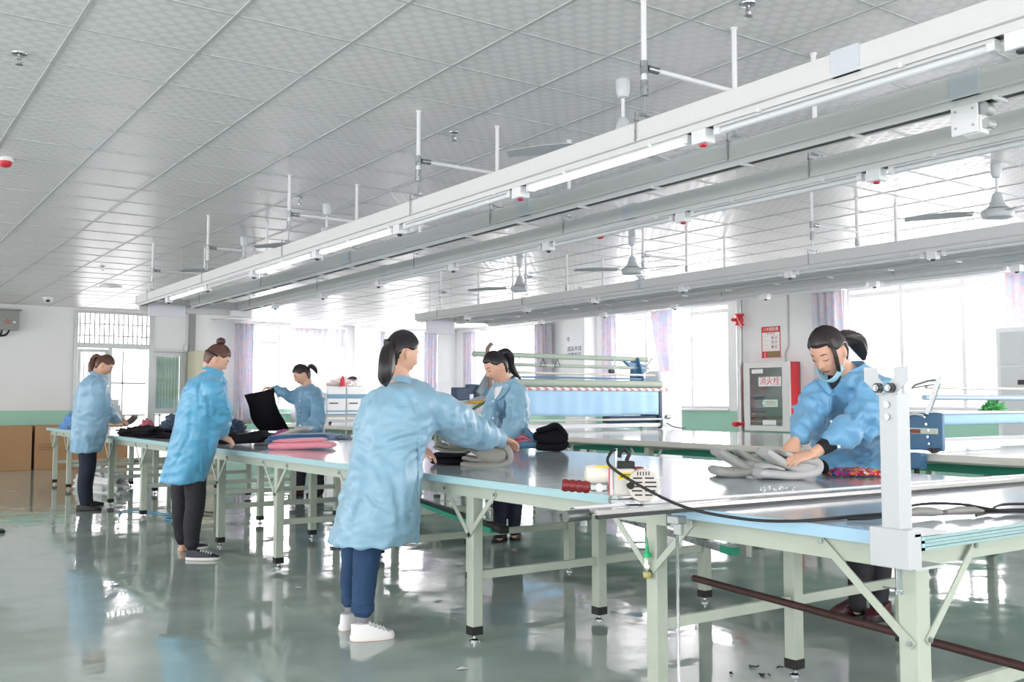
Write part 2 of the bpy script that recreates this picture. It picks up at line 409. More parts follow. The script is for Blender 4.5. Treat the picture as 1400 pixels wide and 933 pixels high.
for x0, x1, z0, z1 in ((5.3, 5.36, .02, 2.26), (5.84, 5.9, .02, 2.26), (5.36, 5.84, 2.18, 2.26), (5.36, 5.84, .02, .12), (5.36, 5.84, 1.0, 1.1)): sd.box(x0, x1, Y, Y+.05, z0, z1)
sdo = sd.build('side_light', M_galv, dr, bevel=.003)
cu = []
for s_ in (0, 1):
    cu.append([Vector((5.36+i*.48/48, Y+.07+.012*math.sin(i*1.3)+.01*s_, z)) for i in range(49) for z in (0,)])
cm = MB(); zz = [1.1, 2.18]
pts = [(5.36+i*.48/48, Y+.08+.014*math.sin(i*1.05)) for i in range(49)]
cm.add([(x, y, z) for z in zz for x, y in pts], [(i, i+1, i+50, i+49) for i in range(48)])
cm.build('pleated_blind', mat('pale_green_blind', 'B4CFC2', .7), sdo, smooth=True)
MB().box(5.36, 5.84, Y+.02, Y+.026, .12, 2.18).build('leaf_pane', M_glass, sdo)
# bright yard outside, seen through the open middle bay: steps, a parapet and an outer railing
structure(MB().box(2.5, 7.0, Y+.3, Y+3.5, -.1, -.0).build('trim_1', mat('pale_concrete', 'D8D8D4', .8, var=.08), origin=(4.5, Y+1, 0)))
yard = thing('yard_railing', (5.0, Y+.95, 0), 'white metal railing outside the open entrance door', 'railing')
MB().box(4.2, 5.75, Y+.94, Y+.97, 1.62, 1.65).build('rail', M_bar, yard); MB().box(4.2, 5.75, Y+.94, Y+.97, .95, .98).build('rail', M_bar, yard)
for x in (4.93, 5.7): MB().box(x-.012, x+.012, Y+.94, Y+.97, 0, 2.3).build('post', M_bar, yard)
st = thing('concrete_steps', (4.75, Y+.7, 0), 'pale grey steps climbing outside the open entrance door', 'steps')
for k in range(5): MB().box(4.45, 4.9-.02*k, Y+.35+.1*k, Y+.5+.1*k, 0, .85+.11*k).build('step', mat('grey_step', 'AEB2B2', .8), st)
# grey steel post where the far wall steps back
structure(MB().box(6.0, 6.12, WALL_Y2-.06, WALL_Y2+.03, 0, CEIL).build('trim_2', mat('grey_post', '8E9293', .5)))
for nm, bxs in (('baseboard_right', (WALL_X-.015, WALL_X, BACK_Y, WALL_Y-.5, 0, .1)), ('baseboard_far', (LEFT_X, 3.79, WALL_Y2-.015, WALL_Y2, 0, .1))):
    structure(MB().box(*bxs).build(nm, mat('grey_skirting', '8FA89C', .4)))
# ================================================================== overhead lighting tracks hung from the ceiling
M_beam = mat('track_white', 'D5D6D6', .4); M_beam2 = mat('track_joint', 'C9D0D8', .35)
M_tubeoff = mat('unlit_tube', 'D8DCDE', .3); M_tubeon = emis('lit_tube', 'F4F8FF', 5.0)
M_ledred = mat('red_lens', 'C01830', .3)
ROWS = [1.13, 3.2, 5.28, 7.4, 9.48, 11.5]
def track(x, y1, y0, label, tubes, lit=(), boxes=(), sleeves=(2.1, 6.3, 10.5), box_red=()):
    root = thing('lighting_track', (x, (y0+y1)/2, 2.41), label, 'lighting track', 'overhead lighting tracks')
    MB().box(x-.05, x+.05, y0, y1, 2.415, 2.5).box(x-.055, x+.055, y0, y1, 2.41, 2.423).build('beam', M_beam, root, bevel=.004)
    MB().box(x-.03, x+.03, y0, y1, 2.388, 2.411).build('slot_rail', M_dark, root)
    MB().box(x-.035, x-.027, y0, y1, 2.382, 2.411).box(x+.027, x+.035, y0, y1, 2.382, 2.411).build('rail_lip', M_beam, root)
    MB().box(x-.052, x+.052, y1, y1+.03, 2.405, 2.505).build('end_cap', M_galv, root, bevel=.004)
    for y in sleeves: MB().box(x-.056, x+.056, y-.06, y+.06, 2.41, 2.507).build('sleeve', M_beam2, root, bevel=.003)
    for y in ROWS:
        if not (y0 < y < y1): continue
        r = MB().cyl((x, y, CEIL+.002), (x, y, 2.65), .013, 10).build('hanger_rod', M_white, root, smooth=True)
        h = MB().cyl((x, y, 2.70), (x, y, 2.63), .019, 10).cyl((x, y, 2.63), (x, y, 2.53), .004, 6).box(x-.028, x+.028, y-.012, y+.012, 2.535, 2.545)
        h.box(x-.06, x-.055, y-.003, y+.003, 2.41, 2.545).box(x+.055, x+.06, y-.003, y+.003, 2.41, 2.545).box(x-.06, x+.06, y-.006, y+.006, 2.504, 2.51)
        h.build('hanger_clamp', M_steel, r)
        MB().lathe((x, y, CEIL), [(.018, 0), (.018, -.006), (.014, -.010)], 12).build('ceiling_collar', M_white, r)
    for i, (a, b) in enumerate(tubes):
        on = i in lit
        f = MB().box(x-.022, x+.022, a+.04, b-.04, 2.372, 2.386).build('lamp_body', M_beam, root)
        MB().cyl((x, a+.06, 2.36), (x, b-.06, 2.36), .014, 12).build('lamp_tube', M_tubeon if on else M_tubeoff, f, smooth=True)
        MB().box(x-.02, x+.02, a+.035, a+.065, 2.345, 2.386).build('lamp_holder', M_white, f, bevel=.004)
        MB().box(x-.02, x+.02, b-.065, b-.035, 2.345, 2.386).build('lamp_holder', M_white, f, bevel=.004)
    for y in boxes:
        bx = MB().box(x-.032, x+.032, y-.04, y+.04, 2.325, 2.388).build('plug_box', M_white, root, bevel=.005)
        MB().lathe((x, y, 2.326), [(.018, 0), (.016, -.008), (.008, -.013)], 10).build('indicator', M_ledred if y in box_red else M_dark, bx, smooth=True)
    y = y0+.35; first = None
    while y < y1-.2:
        if first is None: first = MB().box(x-.04, x+.04, y-.008, y+.008, 2.376, 2.392).build('rail_clip', M_white, root); yf = y
        else: c = first.copy(); C.objects.link(c); c.location.y += y-yf
        y += .62
    return root
bs = [1.5, 2.84, 4.17, 5.52, 6.83, 8.18, 9.45, 10.8]
segs = [(bs[i]+.04, bs[i+1]-.04) for i in range(7)]
t1 = track(2.97, 12.0, .3, 'white overhead lighting track nearest the camera with four lit tubes', segs, (1, 3, 4, 6), bs, (2.1,), (2.84, 4.17))
t2 = track(3.57, 11.9, .3, 'narrow white overhead track without lamps, second from the camera', [], (), (), (2.0, 4.9, 7.5))
t3 = track(4.18, 11.95, .3, 'white overhead lighting track with unlit tubes, third from the camera', segs, (), bs, (2.0, 4.6, 8.0), (2.84, 4.17))
t4 = track(6.83, 12.1, 1.5, 'white overhead lighting track above the fabric spreading machine, nearest of the far three', segs, (), bs, (3.0, 7.4))
t5 = track(7.46, 12.05, 1.5, 'bare white overhead track in the middle of the far three', [], (), (), (3.6, 8.6))
t6 = track(8.05, 12.1, 1.5, 'white overhead lighting track closest to the window wall', segs, (), bs, (4.2, 9.2))
# horizontal spreader pipes between the rods, with their knuckle clamps
for r_, (xa, xb) in ((t1, (2.97, 3.57)), (t4, (6.83, 7.46))):
    for y in ROWS[1:]:
        p = MB().cyl((xa+.05, y, 2.76), (xb-.01, y, 2.76), .012, 8).build('spreader_pipe', M_white, r_, smooth=True)
        MB().cyl((xa, y, 2.79), (xa, y, 2.73), .019, 10).cyl((xa+.02, y, 2.76), (xa+.085, y, 2.76), .017, 10).build('knuckle_clamp', M_steel, p, smooth=True)
# cross trunking that ties the far ends together
MB().box(2.97, 4.18, 12.03, 12.11, 2.42, 2.5).box(2.97, 4.23, 12.05, 12.09, 2.33, 2.42).build('cross_trunking', M_beam, t1, bevel=.003)
MB().box(6.83, 8.05, 12.13, 12.2, 2.42, 2.5).build('cross_trunking', M_beam, t4, bevel=.003)
MB().box(4.05, 4.3, 11.9, 12.0, 2.31, 2.39).build('junction_box', M_white, t3, bevel=.004)
# motor / pulley box under the second track
mb_ = thing('cable_trolley', (3.57, 2.02, 2.26), 'white square trolley plate hanging under the second overhead track', 'trolley')
MB().box(3.535, 3.545, 1.96, 2.07, 2.27, 2.385).build('plate', M_white, mb_, bevel=.006)
for dy in (-.035, .035):
    for dz in (.3, .365): MB().cyl((3.533, 2.015+dy, 2.0+dz), (3.536, 2.015+dy, 2.0+dz), .006, 8).build('screw', M_galv, mb_)
MB().cyl((3.55, 1.95, 2.36), (3.6, 1.95, 2.36), .026, 14).cyl((3.55, 1.94, 2.30), (3.6, 1.94, 2.30), .018, 14).build('wheel', M_galv, mb_, smooth=True)
MB().box(3.545, 3.6, 1.95, 2.03, 2.265, 2.33).build('housing', M_white, mb_, bevel=.008)
# blank white name boards on the far ends
def board(x0, x1, y, z0, z1, label):
    b = thing('hanging_board', ((x0+x1)/2, y, z0), label, 'sign board')
    MB().box(x0, x1, y, y+.02, z0, z1).build('board', mat('board_white', 'D9DBE3', .5), b, bevel=.006)
    for x in (x0+.06, x1-.06): MB().cyl((x, y+.01, z1), (x, y+.01, CEIL), .003, 6).build('hook', M_galv, b)
board(3.05, 3.49, 11.96, 2.27, 2.42, 'blank white board hanging under the far end of the left tracks')
board(6.91, 7.38, 12.02, 2.22, 2.42, 'blank white board hanging under the far end of the right tracks')

# ================================================================== ceiling fans
M_fan = mat('fan_grey_white', 'C9CFD2', .35); M_blade = mat('fan_blade', 'B9BDC0', .4)
def fan(x, y, rot, label):
    r = thing('ceiling_fan', (x, y, 2.64), label, 'ceiling fan', 'ceiling fans')
    MB().lathe((x, y, CEIL), [(.038, .0), (.042, -.01), (.04, -.07), (.03, -.1), (.015, -.108)], 18).build('canopy', M_fan, r, smooth=True)
    MB().cyl((x, y, 2.98), (x, y, 2.83), .011, 10).build('down_rod', M_white, r, smooth=True)
    MB().lathe((x, y, 0), [(.02, 2.86), (.035, 2.845), (.045, 2.8), (.06, 2.76), (.085, 2.735)], 20).build('bell_cover', M_fan, r, smooth=True)
    MB().lathe((x, y, 0), [(.09, 2.73), (.115, 2.72), (.12, 2.69), (.11, 2.662), (.07, 2.652), (.02, 2.65)], 24).build('motor', M_fan, r, smooth=True)
    for k in range(3):
        a = rot+k*2*PI/3; c, s = math.cos(a), math.sin(a); M = Matrix.Translation((x, y, 2.70)) @ Matrix.Rotation(a, 4, 'Z') @ Matrix.Rotation(math.radians(11), 4, 'X')
        m = MB(); n = 8; top = []; bot = []
        for i in range(n+1):
            t = i/n; xx = .17+.5*t; h = .045+.022*math.sin(PI*min(1, t*1.1))
            top.append((xx, h, -.02*t*t)); bot.append((xx, -h*(.9), -.02*t*t))
        vs = [M @ Vector(p) for p in top+bot]+[M @ (Vector(p)+Vector((0, 0, .004))) for p in top+bot]; K = n+1
        fs = [(i, i+1, K+i+1, K+i) for i in range(n)]+[(2*K+i, 3*K+i, 3*K+i+1, 2*K+i+1) for i in range(n)]
        fs += [(i, 2*K+i, 2*K+i+1, i+1) for i in range(n)]+[(K+i, K+i+1, 3*K+i+1, 3*K+i) for i in range(n)]+[(0, K, 3*K, 2*K), (n, 2*K+n, 3*K+n, K+n)]
        m.add(vs, fs); b = m.build('blade', M_blade, r)
        MB().bar(M @ Vector((.08, 0, 0)), M @ Vector((.22, 0, .004)), .05, .006).build('blade_bracket', M_galv, b)
    return r
fan(3.64, 4.1, 2.35, 'grey-white ceiling fan nearest the camera, just above the first lighting track')
fan(3.7, 8.3, .4, 'ceiling fan behind the middle of the first lighting track')
fan(3.69, 10.5, 2.7, 'small distant ceiling fan over the far left end of the tracks')
fan(7.33, 3.93, .15, 'ceiling fan at the right edge of the picture above the far tracks')
fan(7.22, 8.0, 2.75, 'ceiling fan above the far tracks right of the red ceiling alarm')
fan(7.18, 10.1, .3, 'ceiling fan farthest along the right tracks, above the spreading machine')

# ================================================================== sprinklers, alarms, dome camera, smoke detector
def sprinkler(x, y, label):
    r = thing('sprinkler', (x, y, CEIL-.06), label, 'sprinkler', 'ceiling sprinklers')
    MB().lathe((x, y, CEIL), [(.04, .001), (.038, -.006), (.02, -.01)], 16).build('escutcheon', M_steel, r, smooth=True)
    MB().cyl((x, y, CEIL-.005), (x, y, CEIL-.035), .009, 8).tube([(x-.012, y, CEIL-.03), (x-.016, y, CEIL-.045), (x, y, CEIL-.058)], .003, 6).tube([(x+.012, y, CEIL-.03), (x+.016, y, CEIL-.045), (x, y, CEIL-.058)], .003, 6).build('nozzle', M_chrome, r)
    MB().lathe((x, y, CEIL-.058), [(.004, .0), (.02, -.001), (.02, -.004), (.004, -.005)], 14).build('deflector', M_chrome, r)
for x, y, l in [(3.4, 2.96, 'chrome ceiling sprinkler near the top right, beyond the nearest hanger rods'),
                (3.41, 5.57, 'chrome ceiling sprinkler beyond the hanger rods at the middle of the ceiling'),
                (.74, 5.6, 'chrome ceiling sprinkler at the upper left edge of the picture'),
                (3.37, 8.15, 'small ceiling sprinkler beside the ceiling fan behind the first track'),
                (8.78, 5.44, 'small sprinkler on the bright ceiling left of the right-hand fan'),
                (9.8, 12.1, 'distant ceiling sprinkler above the spreading machine'),
                (2.93, 13.9, 'distant ceiling sprinkler near the left entrance')]:
    sprinkler(x, y, l)
def alarm(x, y, label, z=0.):
    r = thing('fire_alarm', (x, y, CEIL-.07), label, 'alarm', 'red ceiling alarms')
    MB().lathe((x, y, CEIL), [(.055, .001), (.055, -.02), (.05, -.028)], 18).build('base', M_white, r, smooth=True)
    MB().lathe((x, y, CEIL-.026), [(.05, 0), (.047, -.02), (.034, -.04), (.012, -.048)], 18).build('red_lens', M_red, r, smooth=True)
alarm(1.0, 8.1, 'round red alarm on the ceiling at the left edge of the picture')
alarm(6.76, 8.0, 'round red alarm on the ceiling left of the far fan')
alarm(6.62, 15.0, 'small distant red alarm on the ceiling above the bright far windows')
dc = thing('dome_camera', (3.03, 18.6, CEIL-.1), 'small white dome camera on the ceiling above the left wall', 'camera')
MB().lathe((3.03, 18.6, CEIL), [(.09, 0), (.085, -.03), (.05, -.09), (.02, -.1)], 18).build('housing', M_white, dc, smooth=True)
MB().box(2.99, 3.05, 18.5, 18.56, CEIL-.085, CEIL-.05).build('lens', M_black, dc, bevel=.01)
cs = thing('ceiling_speaker', (3.55, 16.2, CEIL-.04), 'flat round white unit on the ceiling in front of the barred transom', 'speaker')
MB().lathe((3.55, 16.2, CEIL), [(.17, .001), (.16, -.025), (.1, -.04), (.03, -.043)], 28).build('cover', M_white, cs, smooth=True)
# ================================================================== long cutting tables
def top_mat(name, col, rough):
    m = mat(name, col, rough, var=.05, vscale=.9, spec=.55); return m
M_top = top_mat('grey_blue_laminate', 'BAC5CB', .11); M_top2 = top_mat('pale_laminate', 'CDD2D0', .1)
M_edge = mat('aqua_edge_band', 'ABD0D6', .35); M_edge2 = mat('cream_edge_band', 'D8D6CC', .4)
M_foot = M_black
def leg(x, y, root, zt=.74, w=.062, z0=0.):
    l = MB().box(x-w/2, x+w/2, y-w/2, y+w/2, z0+.06, zt).build('leg', M_leg, root, bevel=.005)
    MB().box(x-w/2-.002, x+w/2+.002, y-w/2-.002, y+w/2+.002, z0+.035, z0+.08).build('foot_cap', M_black, l, bevel=.003)
    MB().cyl((x, y, z0+.036), (x, y, z0+.006), .008, 8).lathe((x, y, z0), [(.026, 0), (.026, .008), (.012, .014)], 14).build('levelling_foot', M_steel, l, smooth=True)
    return l
def brace(x, y, root, dx, sgn, both=True):
    "V of flat bars bolted to the leg, dx = face offset"
    for s in ((-1, 1) if both else (sgn,)):
        b = MB().bar((x+dx, y, .555), (x+dx, y+s*.24, .765), .005, .026, up=Vector((1, 0, 0))) if False else MB()
        p0 = Vector((x+dx, y, .55)); p1 = Vector((x+dx, y+s*.24, .775)); d = (p1-p0).normalized(); n = Vector((1, 0, 0)); t = d.cross(n)
        vs = []
        for p in (p0-d*.012, p1+d*.012):
            for a, c in ((-.0025, -.013), (.0025, -.013), (.0025, .013), (-.0025, .013)): vs.append(p+n*a+t*c)
        b.add(vs, [(0, 1, 2, 3)[::-1], (4, 5, 6, 7)]+[(i, (i+1) % 4, (i+1) % 4+4, i+4) for i in range(4)])
        bb = b.build('brace', M_leg, root)
        for q_ in (p0, p1): MB().cyl(q_, q_+n*.008*(1 if dx > 0 else -1), .009, 8).build('bolt', M_steel, bb)
XL = [2.775, 3.62, 4.47]
YL = [2.94, 4.31, 5.66, 7.03, 8.36, 9.68, 10.9, 12.4, 13.65, 14.95, 16.0]
T1 = thing('cutting_table', (3.8, 9.5, 0), 'long grey-blue cutting table with pale green steel legs, where six women work', 'table')
ZT = .847
yb = [2.78, 3.72, 6.16, 8.6, 11.04, 13.48, 16.3]
for a, b in zip(yb[:-1], yb[1:]):
    p = MB().box(2.70, 4.87, a+.001, b-.001, ZT-.032, ZT).build('tabletop_panel', M_top, T1, bevel=.002)
    MB().box(2.688, 2.70, a+.001, b-.001, ZT-.036, ZT+.0005).build('edge_band', M_edge, p)
    MB().box(4.87, 4.882, a+.001, b-.001, ZT-.036, ZT+.0005).build('edge_band', M_edge, p)
MB().box(2.688, 4.882, 16.3, 16.312, ZT-.036, ZT).build('edge_band', M_edge, T1)
for x in (2.755, 3.62, 4.6):
    MB().box(x-.012, x+.012, 2.85, 16.2, .745, .812).build('frame_rail', M_leg, T1)
for y in YL:
    MB().box(2.75, 4.84, y-.02, y+.02, .755, .811).build('cross_rail', M_leg, T1)
    for x in XL: leg(x, y, T1, .755)
    brace(2.775, y, T1, -.036, 1)
    brace(4.47, y, T1, .036, 1)
    MB().box(2.806, 3.589, y-.012, y+.012, .315, .36).build('stretcher', M_leg, T1, bevel=.003)
    MB().box(3.651, 4.439, y-.012, y+.012, .315, .36).build('stretcher', M_leg, T1, bevel=.003)
# ------------------------------------------------------------------ nearer end table, a hand lower
T2 = thing('end_table', (3.8, 2.2, 0), 'light blue topped steel table joined to the near right end of the cutting table', 'table')
Z2 = .835
p = MB().box(2.70, 4.87, 1.72, 2.76, Z2-.035, Z2).build('tabletop_panel', M_top, T2, bevel=.002)
eb = MB().box(2.685, 2.70, 1.70, 2.76, Z2-.04, Z2+.001)
eb.build('edge_band', mat('blue_edge_band', 'A9CFE6', .35), p)
MB().box(2.69, 4.87, 1.708, 1.722, Z2-.038, Z2-.001).build('edge_core', MATS['ribbed_edge'] if 'ribbed_edge' in MATS else mat('ribbed_edge', '9DBDBE', .35), p)
for k in range(4): MB().box(2.685, 4.87, 1.700+.002*(k % 2), 1.716, Z2-.04+.0105*k, Z2-.031+.0105*k).build('edge_lip', mat('ribbed_edge', '9DBDBE', .35), p)
for x in (2.755, 3.62, 4.6): MB().box(x-.012, x+.012, 1.76, 2.8, .72, .797).build('frame_rail', M_leg, T2)
for y in (1.79,):
    MB().box(2.75, 4.84, y-.02, y+.02, .73, .796).build('cross_rail', M_leg, T2)
    for x in XL: leg(x, y, T2, .73, .068)
for y in (1.79,):
    MB().box(2.81, 3.585, y-.012, y+.012, .29, .34).box(3.655, 4.435, y-.012, y+.012, .29, .34).build('stretcher', M_leg, T2, bevel=.003)
def fbar(p0, p1, root, n, name='brace'):
    p0, p1, n = Vector(p0), Vector(p1), Vector(n).normalized(); d = (p1-p0).normalized(); t = d.cross(n); vs = []
    for p in (p0-d*.012, p1+d*.012):
        for a, c in ((-.0025, -.014), (.0025, -.014), (.0025, .014), (-.0025, .014)): vs.append(p+n*a+t*c)
    bb = MB().add(vs, [(0, 1, 2, 3)[::-1], (4, 5, 6, 7)]+[(i, (i+1) % 4, (i+1) % 4+4, i+4) for i in range(4)]).build(name, M_leg, root)
    for q_ in (p0, p1): MB().cyl(q_, q_+n*.009, .009, 8).build('bolt', M_steel, bb)
fbar((2.735, 1.78, .50), (2.735, 2.10, .775), T2, (-1, 0, 0))
fbar((2.79, 1.752, .51), (3.06, 1.752, .775), T2, (0, -1, 0))
# ------------------------------------------------------------------ end-cut rail lying across the table
R = thing('cutter_rail', (3.5, 2.66, ZT), 'long silvery cutting rail lying across the table under the round-knife cutter', 'rail')
sk = lambda x: 2.70-.04*(x-2.2)
def skbar(x0, x1, dy0, dy1, z0, z1):
    m = MB(); vs = [(x, sk(x)+dy, z) for x in (x0, x1) for dy in (dy0, dy1) for z in (z0, z1)]
    return m.add(vs, [(0, 1, 3, 2), (4, 6, 7, 5), (0, 4, 5, 1), (2, 3, 7, 6), (0, 2, 6, 4), (1, 5, 7, 3)])
skbar(2.19, 5.3, -.07, .07, ZT+.001, ZT+.012).build('rail_bed', M_steel, R, bevel=.004)
skbar(2.19, 5.3, -.085, -.07, ZT-.002, ZT+.016).build('rail_lip', mat('pale_aluminium', 'C9C7C3', .25, .4), R, bevel=.003)
skbar(2.19, 5.3, .03, .045, ZT+.012, ZT+.02).build('guide_strip', M_white, R)
skbar(2.19, 5.3, -.09, -.072, ZT-.014, ZT-.002).build('dark_slot', M_dark, R)
MB().cyl((2.10, sk(2.2)-.02, ZT-.004), (2.20, sk(2.3)-.02, ZT-.004), .02, 18).build('spring_housing', mat('worn_grey_casting', '6F7473', .35, .7, var=.1), R, smooth=True)
# ------------------------------------------------------------------ round-knife end cutter standing on the rail
K = thing('end_cutter', (2.40, 2.86, ZT+.02), 'electric round-knife end cutter with dark red grip standing on the rail', 'cutting machine')
M_cast = mat('cutter_cast_white', 'D2CFC8', .35); M_grip = mat('maroon_grip', '7E2429', .38)
cx, cy = 2.43, 2.76; KS = .86
u = Vector((.82, -.57, 0)).normalized(); v_ = Vector((u.y, -u.x, 0))*-1; O_ = Vector((cx, cy, ZT+.013))
def Q(a, b, c): return O_+(u*a+v_*b+Vector((0, 0, c)))*KS
KM = Matrix(((u.x*KS, v_.x*KS, 0, O_.x), (u.y*KS, v_.y*KS, 0, O_.y), (0, 0, KS, O_.z), (0, 0, 0, 1)))
MB().box(-.055, .09, -.05, .05, .0, .025, KM).box(-.05, -.02, -.045, .045, .02, .07, KM).build('sled', M_steel, K, bevel=.004)
MB().box(-.045, .055, -.05, .05, .035, .155, KM).build('gear_housing', M_cast, K, bevel=.012, seg=3)
MB().box(-.06, -.045, -.055, .055, .04, .16, KM).build('side_plate', mat('white_label_plate', 'E2E0E2', .4), K, bevel=.003)
MB().box(-.062, -.058, -.058, -.048, .04, .16, KM).build('red_trim', M_red, K)
MB().box(-.035, .05, -.0515, -.05, .1, .15, KM).build('plate', M_cast, K)
q = MB().box(-.02, .045, -.0535, -.0515, .108, .14, KM).build('warning_label', mat('yellow_label', 'E8D22C', .5), K)
MB().box(-.012, .037, -.0545, -.0535, .118, .122, KM).box(-.012, .03, -.0545, -.0535, .128, .132, KM).build('print', M_black, q)
# motor: round drum facing the camera with slots
MB().cyl(Q(.085, -.075, .085), Q(.085, .06, .085), .060, 28).build('motor_drum', M_cast, K, smooth=True, bevel=.004)
sl = MB()
for i in range(5):
    c_ = .045+.018*i; h = math.sqrt(max(.0001, .055**2-(c_-.085)**2))
    sl.box(.085-h, .085-.006, -.0775, -.0745, c_-.003, c_+.003, KM); sl.box(.085+.006, .085+h, -.0775, -.0745, c_-.003, c_+.003, KM)
for i in range(5):
    x_ = .06+.012*i; sl.box(x_-.002, x_+.002, -.0775, -.0745, .128, .145, KM)
sl.build('vent_slot', M_black, K)
MB().cyl(Q(.03, -.076, .085), Q(.03, -.05, .085), .014, 12).build('knob', M_black, K, smooth=True)
MB().lathe(Q(-.02, .02, .125), [(.012, .0), (.036, .006), (.038, .09), (.034, .115), (.015, .12)], 20, -u).build('oil_tank', mat('ivory_plastic', 'E9E6DC', .35), K, smooth=True)
MB().box(-.115, -.055, -.012, .05, .158, .1655, KM).build('yellow_sticker', MATS['yellow_label'], K)
MB().box(-.14, -.06, -.025, .02, .055, .09, KM).build('grip_arm', M_steel, K, bevel=.006)
MB().cyl(Q(-.1, -.03, .072), Q(-.1, .025, .072), .016, 12).build('pivot', M_white, K, smooth=True)
gr = []
for i in range(13): gr.append((-.14-.01*i, .021+(.003 if i % 3 else -.001)))
MB().tube([Q(a, 0, .072+.0008*i) for i, (a, r) in enumerate(gr)], [r for a, r in gr], 14).build('grip', M_grip, K, smooth=True)
MB().box(-.02, .055, -.03, .03, .155, .185, KM).build('switch_box', M_black, K, bevel=.004)
MB().box(.05, .095, -.02, .03, .14, .16, KM).build('maroon_block', M_grip, K, bevel=.004)
MB().tube([Q(.02, 0, .185), Q(.035, .0, .215), Q(.015, 0, .235), Q(-.005, 0, .225), Q(-.01, 0, .2)], .008, 8).build('cord_loop', M_black, K, smooth=True)
MB().box(-.03, -.02, -.01, .01, .16, .24, KM).build('cord_bracket', M_steel, K)
# power cable sagging from the cutter to the connectors on the end table
def spline(pts, n=10):
    P = [Vector(p) for p in pts]; P = [P[0]*2-P[1]]+P+[P[-1]*2-P[-2]]; out = []
    for i in range(1, len(P)-2):
        for k in range(n):
            t = k/n; a, b, c, d = P[i-1], P[i], P[i+1], P[i+2]
            out.append(.5*((2*b)+(c-a)*t+(2*a-5*b+4*c-d)*t*t+(3*b-a-3*c+d)*t**3))
    return out+[P[-2]]
MB().tube(spline([Q(-.028, -.012, .235), Q(-.05, -.04, .225), Q(-.06, -.09, .17), (2.38, 2.57, .93), (2.44, 2.42, .872), (2.52, 2.24, .848), (2.64, 2.15, .842), (2.8, 2.13, .8405), (3.0, 2.12, .8405), (3.3, 2.05, .8405), (3.7, 1.86, .8405), (3.9, 1.75, .8405)]), .0055, 8).build('power_cable', M_black, None, smooth=True, tags=('black power cable sagging from the cutter and running over the end table', 'cable'))
# ------------------------------------------------------------------ white clamp post on the table corner
Pp = thing('clamp_post', (2.66, 1.78, .74), 'white square steel post with two roller brackets clamped to the table corner', 'post')
M_post = mat('post_white', 'C3C7CA', .4)
MB().box(2.632, 2.694, 1.735, 1.80, .80, 1.268).build('column', M_post, Pp, bevel=.004)
MB().box(2.618, 2.684, 1.70, 1.835, .742, .86).build('clamp_jaw', M_post, Pp, bevel=.004)
MB().box(2.65, 2.82, 1.70, 1.80, .838, .846).build('jaw_top', M_post, Pp)
MB().box(2.65, 2.80, 1.70, 1.80, .738, .746).build('jaw_bottom', M_post, Pp)
MB().cyl((2.655, 1.76, .74), (2.655, 1.76, .665), .010, 10).cyl((2.655, 1.76, .674), (2.655, 1.76, .662), .013, 10).build('clamp_screw', M_chrome, Pp, smooth=True)
MB().cyl((2.655, 1.815, .675), (2.655, 1.755, .675), .003, 6).build('tommy_bar', M_chrome, Pp)
for s, yy in ((1, 1.835), (-1, 1.70)):
    y0 = 1.768+s*.012
    poly = [(2.628, y0, 1.262), (2.628, y0, 1.30), (2.628, 1.768+s*.028, 1.315), (2.628, 1.768+s*.028, 1.345), (2.628, 1.768+s*.075, 1.348), (2.628, 1.768+s*.075, 1.305), (2.628, 1.768+s*.03, 1.262)]
    b = MB().prism(poly, (-.005, 0, 0)).build('fork_plate', M_post, Pp)
    MB().cyl((2.621, 1.768+s*.021, 1.283), (2.607, 1.768+s*.021, 1.283), .0155, 16).build('roller', mat('dark_bearing', '4A4E50', .3, .7), b, smooth=True)
    MB().cyl((2.607, 1.768+s*.021, 1.283), (2.600, 1.768+s*.021, 1.283), .010, 14).cyl((2.600, 1.768+s*.021, 1.283), (2.597, 1.768+s*.021, 1.283), .006, 12).build('roller_pin', M_chrome, b, smooth=True)
for z in (1.232, 1.195): MB().cyl((2.632, 1.77, z), (2.625, 1.77, z), .0105, 12).build('bolt', M_galv, Pp, smooth=True)
# ------------------------------------------------------------------ glue bottle hung on the leg, steel rod beside it
gb = thing('glue_bottle', (2.73, 2.94, .40), 'small clear squeeze bottle with a green nozzle hung on the table leg', 'bottle')
gx, gy = 2.722, 2.94
gb.location = (gx, gy, .53); ORG[gb.name] = Vector((gx, gy, .53))
MB().lathe((gx, gy, .53), [(.018, 0), (.02, .006), (.02, .03), (.017, .055), (.010, .085)], 16).build('bottle_body', glass('clear_plastic', (.9, .93, .9), .2, .15), gb, smooth=True)
MB().lathe((gx, gy, .532), [(.0165, 0), (.0175, .006), (.0175, .022)], 16).build('yellow_glue', mat('glue_yellow', 'CFBE4A', .4), gb, smooth=True)
MB().lathe((gx, gy, .612), [(.0155, 0), (.0155, .015), (.009, .024), (.004, .07), (.002, .082)], 14).build('nozzle', mat('green_cap', '1FB876', .35), gb, smooth=True)
rd = thing('steel_rod', (2.66, 2.72, 0), 'thin upright chrome rod beside the table leg with the glue bottle', 'rod')
MB().cyl((2.655, 2.70, 0), (2.655, 2.70, .80), .006, 8).build('rod', M_chrome, rd, smooth=True)
MB().box(2.64, 2.687, 2.68, 2.74, .775, .805).box(2.645, 2.665, 2.67, 2.71, .735, .78).build('clip', M_galv, rd, bevel=.003)
# ------------------------------------------------------------------ rusty pipe resting on the stretchers
pp = MB().cyl((3.32, 3.27, .42), (3.15, 1.0, .365), .0155, 14)
pp.build('rusty_pipe', mat('rusty_steel', '4A3230', .6, .3, bump=.002, bscale=60, var=.35, vscale=25), None, smooth=True, tags=('rusty brown steel pipe lying on the stretchers under the near tables', 'pipe'))
